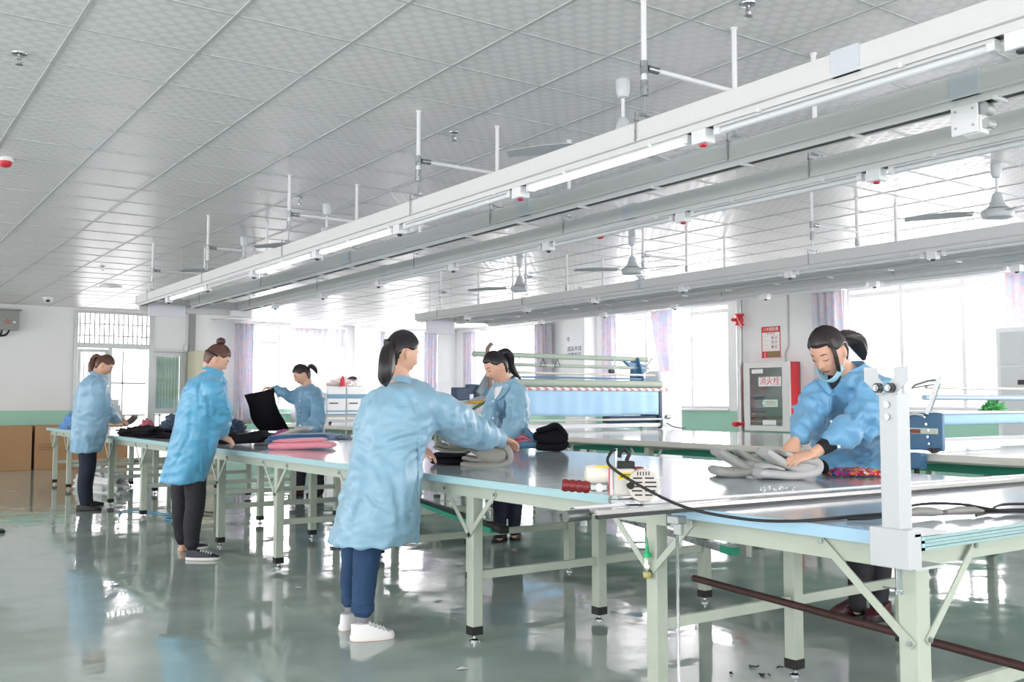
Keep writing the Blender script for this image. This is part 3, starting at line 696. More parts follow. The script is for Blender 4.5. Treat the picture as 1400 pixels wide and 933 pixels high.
# ------------------------------------------------------------------ power connectors on the end table
cn = thing('power_connector', (3.5, 1.95, Z2), 'grey cable connectors in a tangle of black cable on the end table', 'connector')
zc = Z2+.022
MB().lathe((3.02, 2.0, zc), [(.012, -.03), (.022, -.02), (.024, .0), (.02, .025), (.012, .035)], 14, Vector((.9, -.35, 0)).normalized()).build('plug_head', M_dark, cn, smooth=True)
MB().tube([(3.05, 1.985, zc), (3.10, 1.975, zc+.004), (3.16, 1.96, zc), (3.2, 1.95, zc-.003)], [.012, .017, .016, .01], 10).build('plug_body', mat('grey_connector', '8B8D88', .4), cn, smooth=True)
MB().tube([(3.22, 1.945, zc-.003), (3.28, 1.93, zc), (3.34, 1.91, zc), (3.38, 1.90, zc-.005)], [.009, .015, .013, .008], 10).build('socket_body', MATS['grey_connector'], cn, smooth=True)
for k, pts in enumerate([[(2.86, 2.09, zc-.012), (2.93, 2.04, zc-.01), (3.0, 2.01, zc)], [(2.84, 2.07, zc-.014), (2.92, 2.03, zc-.012), (3.0, 2.0, zc)],
                         [(3.02, 2.02, zc+.008), (3.15, 1.99, zc+.025), (3.3, 1.93, zc+.02), (3.45, 1.86, zc-.005), (3.7, 1.76, zc-.015)],
                         [(3.38, 1.9, zc-.005), (3.5, 1.87, zc-.012), (3.62, 1.82, zc-.01), (3.8, 1.74, zc-.012)],
                         [(3.3, 1.88, zc-.015), (3.42, 1.9, zc-.012), (3.55, 1.92, zc+.005), (3.75, 1.86, zc)]]):
    MB().tube(spline(pts, 6), .005, 8).build('cable', M_black, cn, smooth=True)

# ================================================================== second long table and its green shelf
T3 = thing('spreading_table', (8.3, 8, 0), 'wide pale spreading table along the window wall, cream edge and grey-green legs', 'table')
yb = [1.0, 3.4, 5.8, 8.2, 10.6, 13.0, 15.4, 17.6]
for a, b in zip(yb[:-1], yb[1:]):
    p = MB().box(6.79, 9.7, a+.001, b-.001, ZT-.03, ZT).build('tabletop_panel', M_top2, T3, bevel=.002)
    MB().box(6.775, 6.79, a+.001, b-.001, ZT-.05, ZT+.001).build('edge_band', M_edge2, p)
for x in (6.86, 8.2, 9.6): MB().box(x+.05, x+.09, 1.05, 17.5, .775, .797).build('frame_rail', M_leg, T3)
yy = 1.7
while yy < 17.4:
    for x in (6.87, 8.2, 9.6): leg(x, yy, T3, .775, .07)
    MB().box(6.9, 9.6, yy-.015, yy+.015, .74, .775).build('cross_rail', M_leg, T3)
    fbar((6.83, yy, .5), (6.83, yy+.22, .75), T3, (-1, 0, 0)); fbar((6.83, yy, .5), (6.83, yy-.22, .75), T3, (-1, 0, 0))
    yy += 1.42
M_gshelf = mat('green_shelf', '1E9A7C', .4)
MB().box(7.6, 9.2, 1.2, 17.3, .69, .73).build('lower_shelf', M_gshelf, T3)
MB().box(7.58, 7.6, 1.2, 17.3, .66, .735).build('shelf_edge', M_gshelf, T3)

# ================================================================== fabric spreading machines
M_blueP = mat('machine_blue', '3F7299', .4); M_navy = mat('machine_navy', '23425E', .4); M_cloth = mat('sky_blue_fabric', 'AFD6F4', .75, bump=.002, bscale=14)
M_roller = mat('speckled_green_wrap', 'AEBDAE', .7, bump=.003, bscale=50, var=.18, vscale=60); M_groll = mat('dark_green_wrap', '3F7F63', .7, var=.15, vscale=40)
def stripe_mat():
    m = bpy.data.materials.new('candy_striped_rail'); m.use_nodes = True; nt = m.node_tree; b = nt.nodes['Principled BSDF']
    tc = nt.nodes.new('ShaderNodeTexCoord'); wv = nt.nodes.new('ShaderNodeTexWave'); wv.inputs['Scale'].default_value = 4.5; wv.bands_direction = 'DIAGONAL'
    r = nt.nodes.new('ShaderNodeValToRGB'); r.color_ramp.interpolation = 'CONSTANT'; r.color_ramp.elements[0].color = (*lin('D8908E'), 1); r.color_ramp.elements[1].position = .4; r.color_ramp.elements[1].color = (*lin('F2EEEE'), 1)
    nt.links.new(tc.outputs['Object'], wv.inputs['Vector']); nt.links.new(wv.outputs['Color'], r.inputs[0]); nt.links.new(r.outputs[0], b.inputs['Base Color'])
    return m
M_stripe = stripe_mat()
def spreader(xa, xb, y, label, full=True):
    S = thing('fabric_spreader', ((xa+xb)/2, y, ZT), label, 'machine', 'fabric spreading machines')
    ZB = ZT+.002
    def roll(z, r, m, nm, dy=0, x0=xa, x1=xb, n=14): return MB().cyl((x0, y+dy, z), (x1, y+dy, z), r, n).build(nm, m, S, smooth=True)
    MB().box(xa, xb, y-.12, y-.08, ZB+.03, ZB+.085).build('base_rail', M_white, S, bevel=.004)
    MB().box(xa, xb, y+.3, y+.34, ZB+.03, ZB+.085).build('base_rail', M_white, S, bevel=.004)
    for x in (xa+.1, xb-.1):
        for yy in (y-.1, y+.32): MB().cyl((x-.02, yy, ZB+.03), (x+.02, yy, ZB+.03), .03, 12).build('wheel', M_dark, S, smooth=True)
    for x in (xa+.03, xb-.08):
        MB().box(x-.03, x+.03, y-.1, y+.32, ZB+.08, 1.42).build('side_plate', M_navy, S, bevel=.01)
    roll(.99, .015, M_edge2, 'lower_bar', -.14)
    m = MB(); nxs = 60; vs = []
    zz = [1.05, 1.1, 1.2, 1.3, 1.36, 1.405]
    for z in zz:
        for i in range(nxs+1):
            t = i/nxs; k = (1.405-z)/.35
            vs.append((xa+.03+t*(xb-xa-.18), y-.13+.012*k*math.sin(t*31+z*3)+.006*math.sin(t*77), z+.012*k*math.sin(t*9)))
    n1 = nxs+1; m.add(vs, [(j*n1+i, j*n1+i+1, (j+1)*n1+i+1, (j+1)*n1+i) for j in range(len(zz)-1) for i in range(nxs)])
    c = m.build('hanging_fabric', M_cloth, S, smooth=True); sm = c.modifiers.new('thickness', 'SOLIDIFY'); sm.thickness = .004
    roll(1.42, .024, M_stripe, 'striped_bar', -.14)
    if full:
        roll(1.50, .052, M_roller, 'fabric_roll', -.05, xa+.02, xb-.04, 20); roll(1.462, .04, M_groll, 'green_roll', -.03, xa+.02, xb-.04, 16)
        MB().box(xa, xb-.08, y, y+.05, 1.565, 1.59).build('cross_beam', M_blueP, S); roll(1.635, .018, M_edge2, 'guide_bar', -.02, xa, xb-.12)
        roll(1.745, .024, M_roller, 'upper_roll', .12, xa+.1, xb-.12); roll(1.875, .036, M_roller, 'top_roll', .16, xa-.1, xb-.1, 18)
        for x in (xa+.25, xb-.35):
            MB().prism([(x, y-.06, 1.42), (x, y+.3, 1.42), (x, y+.26, 1.86), (x, y+.1, 1.9), (x, y+.02, 1.7)], (.03, 0, 0)).build('roll_bracket', M_blueP, S, bevel=.006)
        MB().prism([(xb-.62, y+.1, 1.84), (xb-.2, y+.1, 1.80), (xb-.16, y+.1, 1.72), (xb-.3, y+.1, 1.58), (xb-.48, y+.1, 1.58), (xb-.42, y+.1, 1.7)], (0, .05, 0)).build('end_bracket', M_blueP, S, bevel=.006)
        MB().cyl((xb-.17, y+.14, 1.74), (xb-.05, y+.1, 1.9), .012, 8).cyl((xb-.8, y+.1, 1.86), (xb-.8, y+.1, 1.6), .01, 8).build('strut', M_galv, S, smooth=True)
        for x in (xb-1.85, xb-2.1):
            MB().tube([(x-.05, y+.1, 1.73), (x, y+.1, 1.84), (x+.05, y+.1, 1.73), (x-.05, y+.1, 1.73)], .006, 6).build('hook', M_dark, S)
        MB().cyl((xb-1.0, y-.02, 1.68), (xb-.93, y-.02, 1.68), .03, 14).build('pulley', M_dark, S, smooth=True)
        MB().box(xb-1.05, xb-.12, y-.06, y+.1, ZB+.09, 1.04).build('drive_motor', M_navy, S, bevel=.02)
        MB().box(xb-.1, xb-.02, y-.16, y-.05, ZB+.04, 1.0).cyl((xb-.04, y-.16, 1.02), (xb+.04, y-.16, 1.02), .03, 12).build('end_gear', M_galv, S, bevel=.005)
        MB().tube(spline([(xb, y-.14, .93), (xb+.1, y-.16, .88), (xb+.22, y-.2, ZT+.008), (xb+.32, y-.2, ZT+.008)], 6), .008, 6).build('cable', M_black, S, smooth=True)
    return S
s1 = spreader(7.0, 10.1, 10.6, 'big fabric spreader with pale blue cloth hanging under its green rollers')
# its control end, on the left
cs_ = thing('control_console', (6.9, 10.35, ZT), 'white sloping control console at the left end of the big fabric spreader', 'console')
MB().prism([(6.30, 10.2, ZT+.002), (7.15, 10.2, ZT+.002), (7.15, 10.2, 1.72), (6.98, 10.2, 1.74), (6.82, 10.2, 1.32), (6.45, 10.2, 1.22), (6.30, 10.2, 1.02)], (0, .28, 0)).build('console_body', mat('console_white', 'DEDFE2', .45), cs_, bevel=.02, seg=3)
cs_.location = (6.9, 10.35, ZT)
MB().box(6.86, 7.0, 10.19, 10.2, 1.38, 1.5).build('display', mat('grey_display', '8F9092', .3), cs_)
MB().cyl((7.02, 10.1, 1.62), (7.02, 10.2, 1.62), .02, 10).build('wheel_hub', M_dark, cs_, smooth=True)
hw = [(7.02+.09*math.cos(a), 10.1, 1.64+.1*math.sin(a)) for a in [2*PI*k/20 for k in range(21)]]
MB().tube(hw, .014, 8).build('handwheel', M_black, cs_, smooth=True)
MB().bar((6.56, 10.12, 1.34), (6.86, 10.12, 1.78), .06, .09).bar((6.86, 10.12, 1.78), (6.95, 10.12, 1.84), .05, .05).build('grey_arm', mat('arm_grey_blue', '8CA0A8', .4), cs_, bevel=.01)
MB().tube(spline([(6.78, 10.1, 1.66), (6.80, 10.1, 1.8), (6.92, 10.1, 1.88)], 6), .018, 8).build('black_hose', M_black, cs_, smooth=True)
MB().box(6.26, 6.44, 10.12, 10.28, 1.26, 1.42).box(6.44, 6.62, 10.14, 10.24, 1.34, 1.46).build('drive_box', M_navy, cs_, bevel=.01)
MB().box(6.6, 6.76, 10.13, 10.22, 1.32, 1.45).build('blue_block', mat('teal_blue', '3C87A8', .4), cs_, bevel=.01)
MB().tube(spline([(6.68, 10.02, 1.24), (6.68, 10.04, 1.55), (6.67, 10.06, 1.8), (6.66, 10.06, 1.9), (6.72, 10.06, 1.97)], 6), .028, 8).build('brown_strap', mat('brown_strap', '8E7B74', .8), cs_, smooth=True)
for (a, b, c, nm) in (((6.42, 10.12, 1.235), (6.62, 10.12, 1.245), 'D9A928', 'yellow_tool'), ((6.5, 10.14, 1.15), (6.76, 10.14, 1.28), '3D6B4C', 'green_tool'), ((6.62, 10.1, 1.10), (6.8, 10.1, 1.2), 'A02C88', 'magenta_tool')):
    MB().cyl(a, b, .018, 10).build(nm, mat(nm, c, .5), cs_, smooth=True)
# second machine, at the right of the picture
s2 = spreader(6.8, 9.9, 4.35, 'low fabric spreader with a blue side plate, behind the white clamp post', False)
for o in list(s2.children):
    if o.name.split('.')[0] in ('hanging_fabric', 'striped_bar', 'side_plate', 'lower_bar'): bpy.data.objects.remove(o)
Y2 = 4.22
MB().box(6.98, 9.9, Y2, Y2+.3, 1.06, 1.145).build('cloth_roll', M_cloth, s2, bevel=.03, seg=3)
MB().cyl((6.9, Y2+.1, 1.275), (9.9, Y2+.1, 1.275), .022, 12).build('blue_bar', mat('light_blue_bar', 'A9C6DC', .3), s2, smooth=True)
MB().cyl((6.8, Y2+.02, 1.35), (9.9, Y2+.02, 1.35), .012, 10).build('guide_bar', M_edge2, s2, smooth=True)
MB().box(6.95, 9.9, Y2+.02, Y2+.06, 1.15, 1.165).build('white_bar', M_white, s2)
pl = MB().prism([(6.72, 4.07, ZT+.03), (6.72, 4.07, 1.14), (6.72, 4.085, 1.16), (6.72, 4.40, 1.16), (6.72, 4.40, ZT+.03)], (.04, 0, 0)).build('side_plate', M_blueP, s2, bevel=.008)
MB().box(6.712, 6.722, 4.10, 4.36, 1.0, 1.045).build('slot_plate', mat('pale_slot', 'C9D8CB', .3), pl, bevel=.004)
MB().box(6.708, 6.714, 4.24, 4.33, 1.005, 1.035).build('dark_shaft', M_grip, pl)
for yy, zz in ((4.20, 1.13), (4.19, 1.075), (4.34, .93), (4.17, .93), (4.17, 1.03), (4.18, .98)): MB().cyl((6.72, yy, zz), (6.708, yy, zz), .010, 10).build('bolt', M_chrome, pl, smooth=True)
for yy in (4.12, 4.16, 4.10): MB().cyl((6.72, yy, .885), (6.69, yy, .885), .014, 10).build('adjuster', M_dark, pl, smooth=True)
MB().box(6.68, 6.76, 4.22, 4.42, .74, .86).build('lower_block', M_blueP, s2, bevel=.008)
MB().cyl((6.7, 4.27, .74), (6.7, 4.27, .69), .02, 12).cyl((6.7, 4.27, .7), (6.7, 4.27, .68), .032, 12).build('clamp_knob', M_black, s2, smooth=True)
MB().tube(spline([(6.7, 4.36, 1.135), (6.69, 4.27, 1.15), (6.69, 4.20, 1.14)], 6), .01, 8).build('white_hose', M_white, s2, smooth=True)
MB().bar((6.72, 4.19, 1.15), (6.75, 4.09, 1.44), .014, .03).bar((6.75, 4.17, 1.17), (6.78, 4.11, 1.38), .006, .012).build('lever', M_galv, s2)
MB().tube([(6.74, 4.32, 1.345), (6.74, 4.29, 1.37), (6.745, 4.18, 1.40), (6.75, 4.10, 1.405)], .009, 8).tube([(6.74, 4.32, 1.345), (6.745, 4.2, 1.365), (6.75, 4.13, 1.37)], .006, 6).build('lever_handle', M_galv, s2, smooth=True)
# third machine far behind
s3 = spreader(7.0, 9.9, 15.8, 'distant fabric spreader with light blue bars near the white cabinets', False)
for o in list(s3.children):
    if o.name.split('.')[0] in ('hanging_fabric', 'striped_bar', 'side_plate'): bpy.data.objects.remove(o)
for z in (1.34, ): MB().box(6.95, 9.9, 15.75, 15.8, z-.04, z+.04).build('blue_bar', mat('bar_sky', '8FBBD6', .4), s3)
for z in (1.02, 1.08): MB().box(6.95, 9.9, 15.7, 15.76, z-.014, z+.014).build('blue_slat', MATS['bar_sky'], s3)
for x in (7.0, 9.85): MB().box(x, x+.04, 15.7, 16.1, ZT+.05, 1.4).build('side_plate', M_galv, s3)
# green guide channel and steel rail lying on the stretchers under the main table
g = thing('green_guide_channel', (4.0, 6.5, .42), 'green plastic guide channel with a black end stop under the middle of the cutting table', 'rail')
MB().bar((4.45, 9.0, .43), (3.55, 5.25, .41), .09, .03).build('channel', M_gshelf, g); MB().bar((4.45, 9.0, .455), (3.55, 5.25, .435), .03, .02).build('channel_insert', M_dark, g)
MB().bar((3.58, 5.38, .43), (3.52, 5.12, .43), .07, .05).build('end_stop', M_black, g, bevel=.01)
s_ = thing('steel_channel', (4.2, 4.6, .44), 'grey steel channel slanting under the cutting table behind the near legs', 'rail')
MB().bar((4.35, 5.9, .57), (3.95, 3.6, .45), .05, .04).build('channel', M_steel, s_)
MB().bar((3.965, 3.68, .454), (3.948, 3.58, .449), .054, .044).build('green_end', M_gshelf, s_)
c_ = MB().tube(spline([(4.0, 8.2, .42), (3.8, 7.9, .25), (3.6, 7.6, .02), (3.5, 7.7, .01)], 6), .008, 6).build('black_cord', M_black, g, smooth=True)
# ================================================================== people: figure tools
from mathutils.bvhtree import BVHTree
Rt = rtv; Fw = fwv*math.cos(PITCH)+Vector((0, 0, 1))*math.sin(PITCH); Up_ = Vector((0, 0, 1))*math.cos(PITCH)-fwv*math.sin(PITCH)
EYE = Vector((0, 0, CAM_H))
def J(u, v, d):
    "point at distance d along the viewing axis, sighted at (u, v) in the photograph"
    return EYE+Fw*d+Rt*((u-700)/FPX*d)+Up_*((466.5-v)/FPX*d)
def raw_to_obj(mb, name):
    me = bpy.data.meshes.new(name); me.from_pydata(mb.v, [], mb.f)
    bm = bmesh.new(); bm.from_mesh(me); bmesh.ops.recalc_face_normals(bm, faces=bm.faces); bm.to_mesh(me); bm.free()
    o = bpy.data.objects.new(name, me); C.objects.link(o); return o
def remesh(parts, voxel, smooth=2, fac=.5):
    "union of closed shapes as one continuous surface; returns mesh in world coordinates"
    o = raw_to_obj(parts, 'tmp'); m = o.modifiers.new('r', 'REMESH'); m.mode = 'VOXEL'; m.voxel_size = voxel; m.use_smooth_shade = True; m.adaptivity = 0
    if smooth: s = o.modifiers.new('s', 'SMOOTH'); s.iterations = smooth; s.factor = fac
    dg = bpy.context.evaluated_depsgraph_get(); dg.update()
    me = bpy.data.meshes.new_from_object(o.evaluated_get(dg)); old = o.data
    bpy.data.objects.remove(o); bpy.data.meshes.remove(old); return me
def link_mesh(me, name, m, parent, smooth=True):
    og = org(parent); me.name = name; me.transform(Matrix.Translation(-og)); me.materials.clear(); me.materials.append(m)
    if smooth: me.polygons.foreach_set('use_smooth', [True]*len(me.polygons))
    o = bpy.data.objects.new(name, me); C.objects.link(o); o.parent = parent; ORG[o.name] = og; return o
def displace(me, fn):
    n = len(me.vertices); co = np.empty(n*3); me.vertices.foreach_get('co', co); no = np.empty(n*3)
    me.vertex_normals.foreach_get('vector', no); co = co.reshape(-1, 3); no = no.reshape(-1, 3)
    for i in range(n): co[i] += no[i]*fn(co[i])
    me.vertices.foreach_set('co', co.ravel()); me.update()
def cat(vals, t):
    "Catmull-Rom through a list of tuples at parameter t in 0..len-1"
    n = len(vals)-1; i = min(int(t), n-1); f = t-i
    a, b, c, d = vals[max(i-1, 0)], vals[i], vals[i+1], vals[min(i+2, n)]
    return [.5*((2*q)+(r-p)*f+(2*p-5*q+4*r-s)*f*f+(3*q-p-3*r+s)*f**3) for p, q, r, s in zip(a, b, c, d)]
def tube_px(mb, pts, n=14, sub=4):
    "limb through (u, v, d, half-width px)"
    L = []
    for k in range((len(pts)-1)*sub+1):
        u, v, d, r = cat(pts, k/sub); L.append((J(u, v, d), r/FPX*d))
    mb.tube([p for p, r in L], [r for p, r in L], n); mb.sphere(L[0][0], L[0][1]*.98, 12, 8); mb.sphere(L[-1][0], L[-1][1]*.98, 12, 8)
    return L
def ridged(p, s): return 1-abs(noise.noise(Vector((p[0]*s[0], p[1]*s[1], p[2]*s[2]))))*2
# ---- head
def head_fn(th, ph):
    "surface of the head in its own frame (x right, y forward, z up), th from crown, ph around (0 = forward)"
    st, ct = math.sin(th), math.cos(th); sx, cy = math.sin(ph), math.cos(ph)
    x, y, z = .074*st*sx, .092*st*cy, .117*ct
    if z < 0:
        t = -z/.117; x *= 1-.30*t**1.4; y *= (1-.12*t*t) if cy > 0 else (1-.38*t**1.2)
    if cy > 0: y = y*(1-.05*max(0, cy))+.004
    def G(a, b, w, h, amp): return amp*math.exp(-((x-a)/w)**2-((z-b)/h)**2) if cy > 0 else 0
    y += G(0, -.030, .011, .012, .019)+G(0, -.010, .008, .020, .010)             # nose
    y += G(-.032, .004, .016, .010, -.009)+G(.032, .004, .016, .010, -.009)        # eye sockets
    y += G(-.031, .004, .012, .007, .005)+G(.031, .004, .012, .007, .005)          # eyelids
    y += G(0, .028, .045, .012, .003)+G(0, -.062, .019, .010, .007)+G(0, -.072, .02, .004, -.003)
    y += G(0, -.098, .022, .016, .008)+G(-.043, -.030, .02, .02, .004)+G(.043, -.030, .02, .02, .004)
    return Vector((x, y, z))
def head_mesh(mb, M, nu=56, nv=40):
    R = [[M @ head_fn(PI*(i+.5)/nv, 2*PI*k/nu) for k in range(nu)] for i in range(nv)]
    mb.rings(R)
    for s in (-1, 1):                                                                  # ears
        for (dy, dz, r, sc) in ((0, .004, .021, (.38, .72, 1.3)), (.002, -.018, .012, (.5, .8, 1.1))):
            c = Vector((s*.078, -.008+dy, -.006+dz)); mb.sphere(M @ c, r, 10, 8, sc, M.to_3x3().to_4x4() @ Matrix.Rotation(s*.35, 4, 'Z'))
def head_frame(c, f, up=(0, 0, 1), k=1.0):
    f = Vector(f).normalized(); up = Vector(up); x = f.cross(up).normalized(); z = x.cross(f).normalized()
    return Matrix(((x.x*k, f.x*k, z.x*k, c.x), (x.y*k, f.y*k, z.y*k, c.y), (x.z*k, f.z*k, z.z*k, c.z), (0, 0, 0, 1)))
def hair_cap(M, m, parent, hairline=.062, side=.35, thick=.013, part=0., seed=0, fringe=None):
    mb = MB(); nu, nv = 72, 44; R = []
    for i in range(nv):
        row = []
        for k in range(nu):
            th = PI*(i+.5)/nv*.84; ph = 2*PI*k/nu; b = head_fn(th, ph); cy = math.cos(ph); a = abs(math.atan2(math.sin(ph), cy))
            st = math.sin(th); base = Vector((.074*st*math.sin(ph), .094*st*cy, .117*math.cos(th)))
            if base.z < 0:
                t = -base.z/.117
                if cy < 0: base.y *= 1-.30*t**1.2
                base.x *= 1-.2*t**1.4
            # lower limit of the hair: high at the brow, dropping behind the ear
            lim = hairline if a < .75 else hairline-(hairline-.020)*min(1, (a-.75)/.5) if a < 1.9 else .020-.095*min(1, (a-1.9)/.3)
            if fringe and a < 1.3: lim += fringe(ph)
            inside = base.z < lim
            g = .0016*math.sin(ph*38+3*noise.noise(Vector((ph*3, th*2, seed))))+.0012*noise.noise(Vector((ph*14, th*3, seed+5)))
            n = Vector((base.x/.0055, base.y/.0085, base.z/.0137)).normalized()
            off = (thick*(.75+.25*math.cos(th))+g) if not inside else -.012-.1*min(.12, (lim-base.z))
            p = base+n*off
            if a < 1.3 and inside is False and base.z-lim < .012: p = base+n*(off*(.35+.65*(base.z-lim)/.012))
            row.append(M @ p)
        R.append(row)
    mb.rings(R); me = remesh(mb, .0045, 1) if False else None
    return mb.build('hair', m, parent, smooth=False) if False else _hair(mb, m, parent)
def _hair(mb, m, parent):
    o = mb.build('hair', m, parent); o.data.polygons.foreach_set('use_smooth', [True]*len(o.data.polygons)); return o
def tail(pts, rs, m, parent, name='ponytail', flat=.7, n=26, up=Vector((0, 0, 1)), seed=0):
    P = spline(pts, 6); k = len(P); rr = [cat([(r,) for r in rs], i*(len(rs)-1)/(k-1))[0] for i in range(k)]
    mb = MB().tube(P, rr, n, flat=flat, up=up)
    for i, v in enumerate(mb.v):
        a = i % n; r = i//n; c = P[r]; g = 1+.10*math.sin(a*2.4+seed)+.06*math.sin(a*5.1+r*.2); mb.v[i] = c+(v-c)*g
    o = mb.build(name, m, parent); o.data.polygons.foreach_set('use_smooth', [True]*len(o.data.polygons)); return o
# ---- hand
def hand(mb, w, d, nrm, thumb=1, curl=(.25, .45, .35), spread=.1, k=1.0, tcurl=.3):
    "w wrist, d pointing direction, nrm back-of-hand normal, thumb = side (+1 / -1)"
    d = Vector(d).normalized(); nrm = Vector(nrm); nrm = (nrm-d*nrm.dot(d)).normalized(); s = d.cross(nrm).normalized()*thumb
    rings = []
    for t, wd, tk in ((-.02, .026, .020), (.0, .026, .019), (.02, .032, .018), (.05, .040, .016), (.078, .040, .014), (.09, .034, .011)):
        c = w+d*t*k; rings.append([c+s*math.cos(a)*wd*k+nrm*math.sin(a)*tk*k for a in [2*PI*i/14 for i in range(14)]])
    mb.rings(rings)
    for i, (off, ln, r) in enumerate(((.029, .070, .0088), (.010, .078, .0090), (-.010, .072, .0086), (-.029, .056, .0078))):
        p = w+d*.074*k+s*off*k; ang = 0; P = [p]; dd = d+s*off*spread*20*.5
        for j, (f, c) in enumerate(zip((.45, .32, .23), curl)):
            ang += c*(1+.12*i); e = (dd.normalized()*math.cos(ang)-nrm*math.sin(ang)); p = p+e*ln*f*k; P.append(p)
        mb.tube(P, [r*1.08*k, r*k, r*.93*k, r*.75*k], 9); mb.sphere(P[-1], r*.74*k, 9, 6)
        for q in P[1:-1]: mb.sphere(q, r*1.0*k, 9, 6)
    p = w+d*.018*k+s*.024*k; P = [p]
    e = (d*.72+s*.62-nrm*.25).normalized(); p = p+e*.038*k; P.append(p)
    e = (d*(.85)+s*(.45-tcurl)-nrm*.35).normalized(); p = p+e*.032*k; P.append(p); e = (d*.95+s*(.2-tcurl)-nrm*.35).normalized(); p = p+e*.024*k; P.append(p)
    mb.tube(P, [.013*k, .0115*k, .010*k, .0078*k], 9); mb.sphere(P[-1], .0078*k, 9, 6); mb.sphere(P[0], .014*k, 9, 6)
# ---- shoes
def shoe(parent, heel, yaw, style, ln=.245):
    f = Vector((math.cos(yaw), math.sin(yaw), 0)); r = Vector((f.y, -f.x, 0)); heel = Vector(heel)
    def prof(z, grow, y0=0., y1=1., toe=1.):
        out = []
        for i in range(28):
            a = 2*PI*i/28; t = .5-.5*math.cos(a); w = (.034+.012*math.sin(PI*min(1, t*.95))+.006*t) * (1 if 0 < i < 28 else 1)
            w *= math.sqrt(max(0, 1-(2*t-1)**6)); s = 1 if a < PI else -1
            out.append(heel+f*(ln*t*(1+0*grow)+(grow if t > .5 else -grow))+r*s*(w+grow)+Vector((0, 0, z)))
        return out
    if style == 'sneaker': cols = ('white_sneaker', 'ECECEC', 'sole_white', 'F0ECEA'); hts = (.03, .055, .085)
    elif style == 'canvas': cols = ('navy_canvas', '23263A', 'sole_offwhite', 'E6E3DC'); hts = (.024, .05, .075)
    elif style == 'maroon': cols = ('maroon_leather', '4A1A20', 'sole_black', '1B1718'); hts = (.03, .05, .085)
    else: cols = ('black_shoe', '16171B', 'sole_dark', '121212'); hts = (.022, .045, .065)
    ms, mu = mat(cols[2], cols[3], .5), mat(cols[0], cols[1], .5)
    sh = thing('shoe', heel); sh.parent = parent; sh.location = heel-org(parent)
    MB().rings([prof(0.002, .001), prof(hts[0]*.5, .004), prof(hts[0], .002)]).build('sole', ms, sh, smooth=True)
    R = []
    for j in range(9):
        t = j/8; z = hts[0]*.8+t*(hts[2]-hts[0]*.8+.01); row = []
        for i, p in enumerate(prof(0, -.001-.002*t)):
            q = (p-heel).dot(f)/ln; side = (p-heel).dot(r)
            top = hts[2]*(1 if q < .38 else max(.42, 1-(q-.38)*1.05)); lim = min(z, top+.004)
            if z > top: side *= max(.25, 1-(z-top)*22); qq = q-(.12 if q > .5 else 0)*min(1, (z-top)*30)
            else: qq = q
            if t > .55 and q > .45: side *= 1-.35*(t-.55)
            row.append(heel+f*qq*ln+r*side*(1-.12*t)+Vector((0, 0, lim)))
        R.append(row)
    MB().rings(R).build('upper', mu, sh, smooth=True)
    if style in ('sneaker', 'canvas'):
        ml = mat('lace_white', 'F4F6F6', .7); lm = MB()
        for i in range(5):
            q = .44+.075*i; z = hts[2]*max(.42, 1-(q-.38)*1.05)+.008
            lm.tube([heel+f*q*ln+r*.024+Vector((0, 0, z-.008)), heel+f*(q+.01)*ln+Vector((0, 0, z+.002)), heel+f*(q+.03)*ln-r*.024+Vector((0, 0, z-.008))], .003, 6)
            lm.tube([heel+f*q*ln-r*.024+Vector((0, 0, z-.008)), heel+f*(q+.01)*ln+Vector((0, 0, z+.002)), heel+f*(q+.03)*ln+r*.024+Vector((0, 0, z-.008))], .003, 6)
        o = lm.build('laces', ml, sh, smooth=True)
    if style == 'sneaker': MB().rings([prof(0.0, -.001), prof(.006, .002)]).build('outsole', mat('pink_outsole', 'D0686A', .6), sh)
    return sh

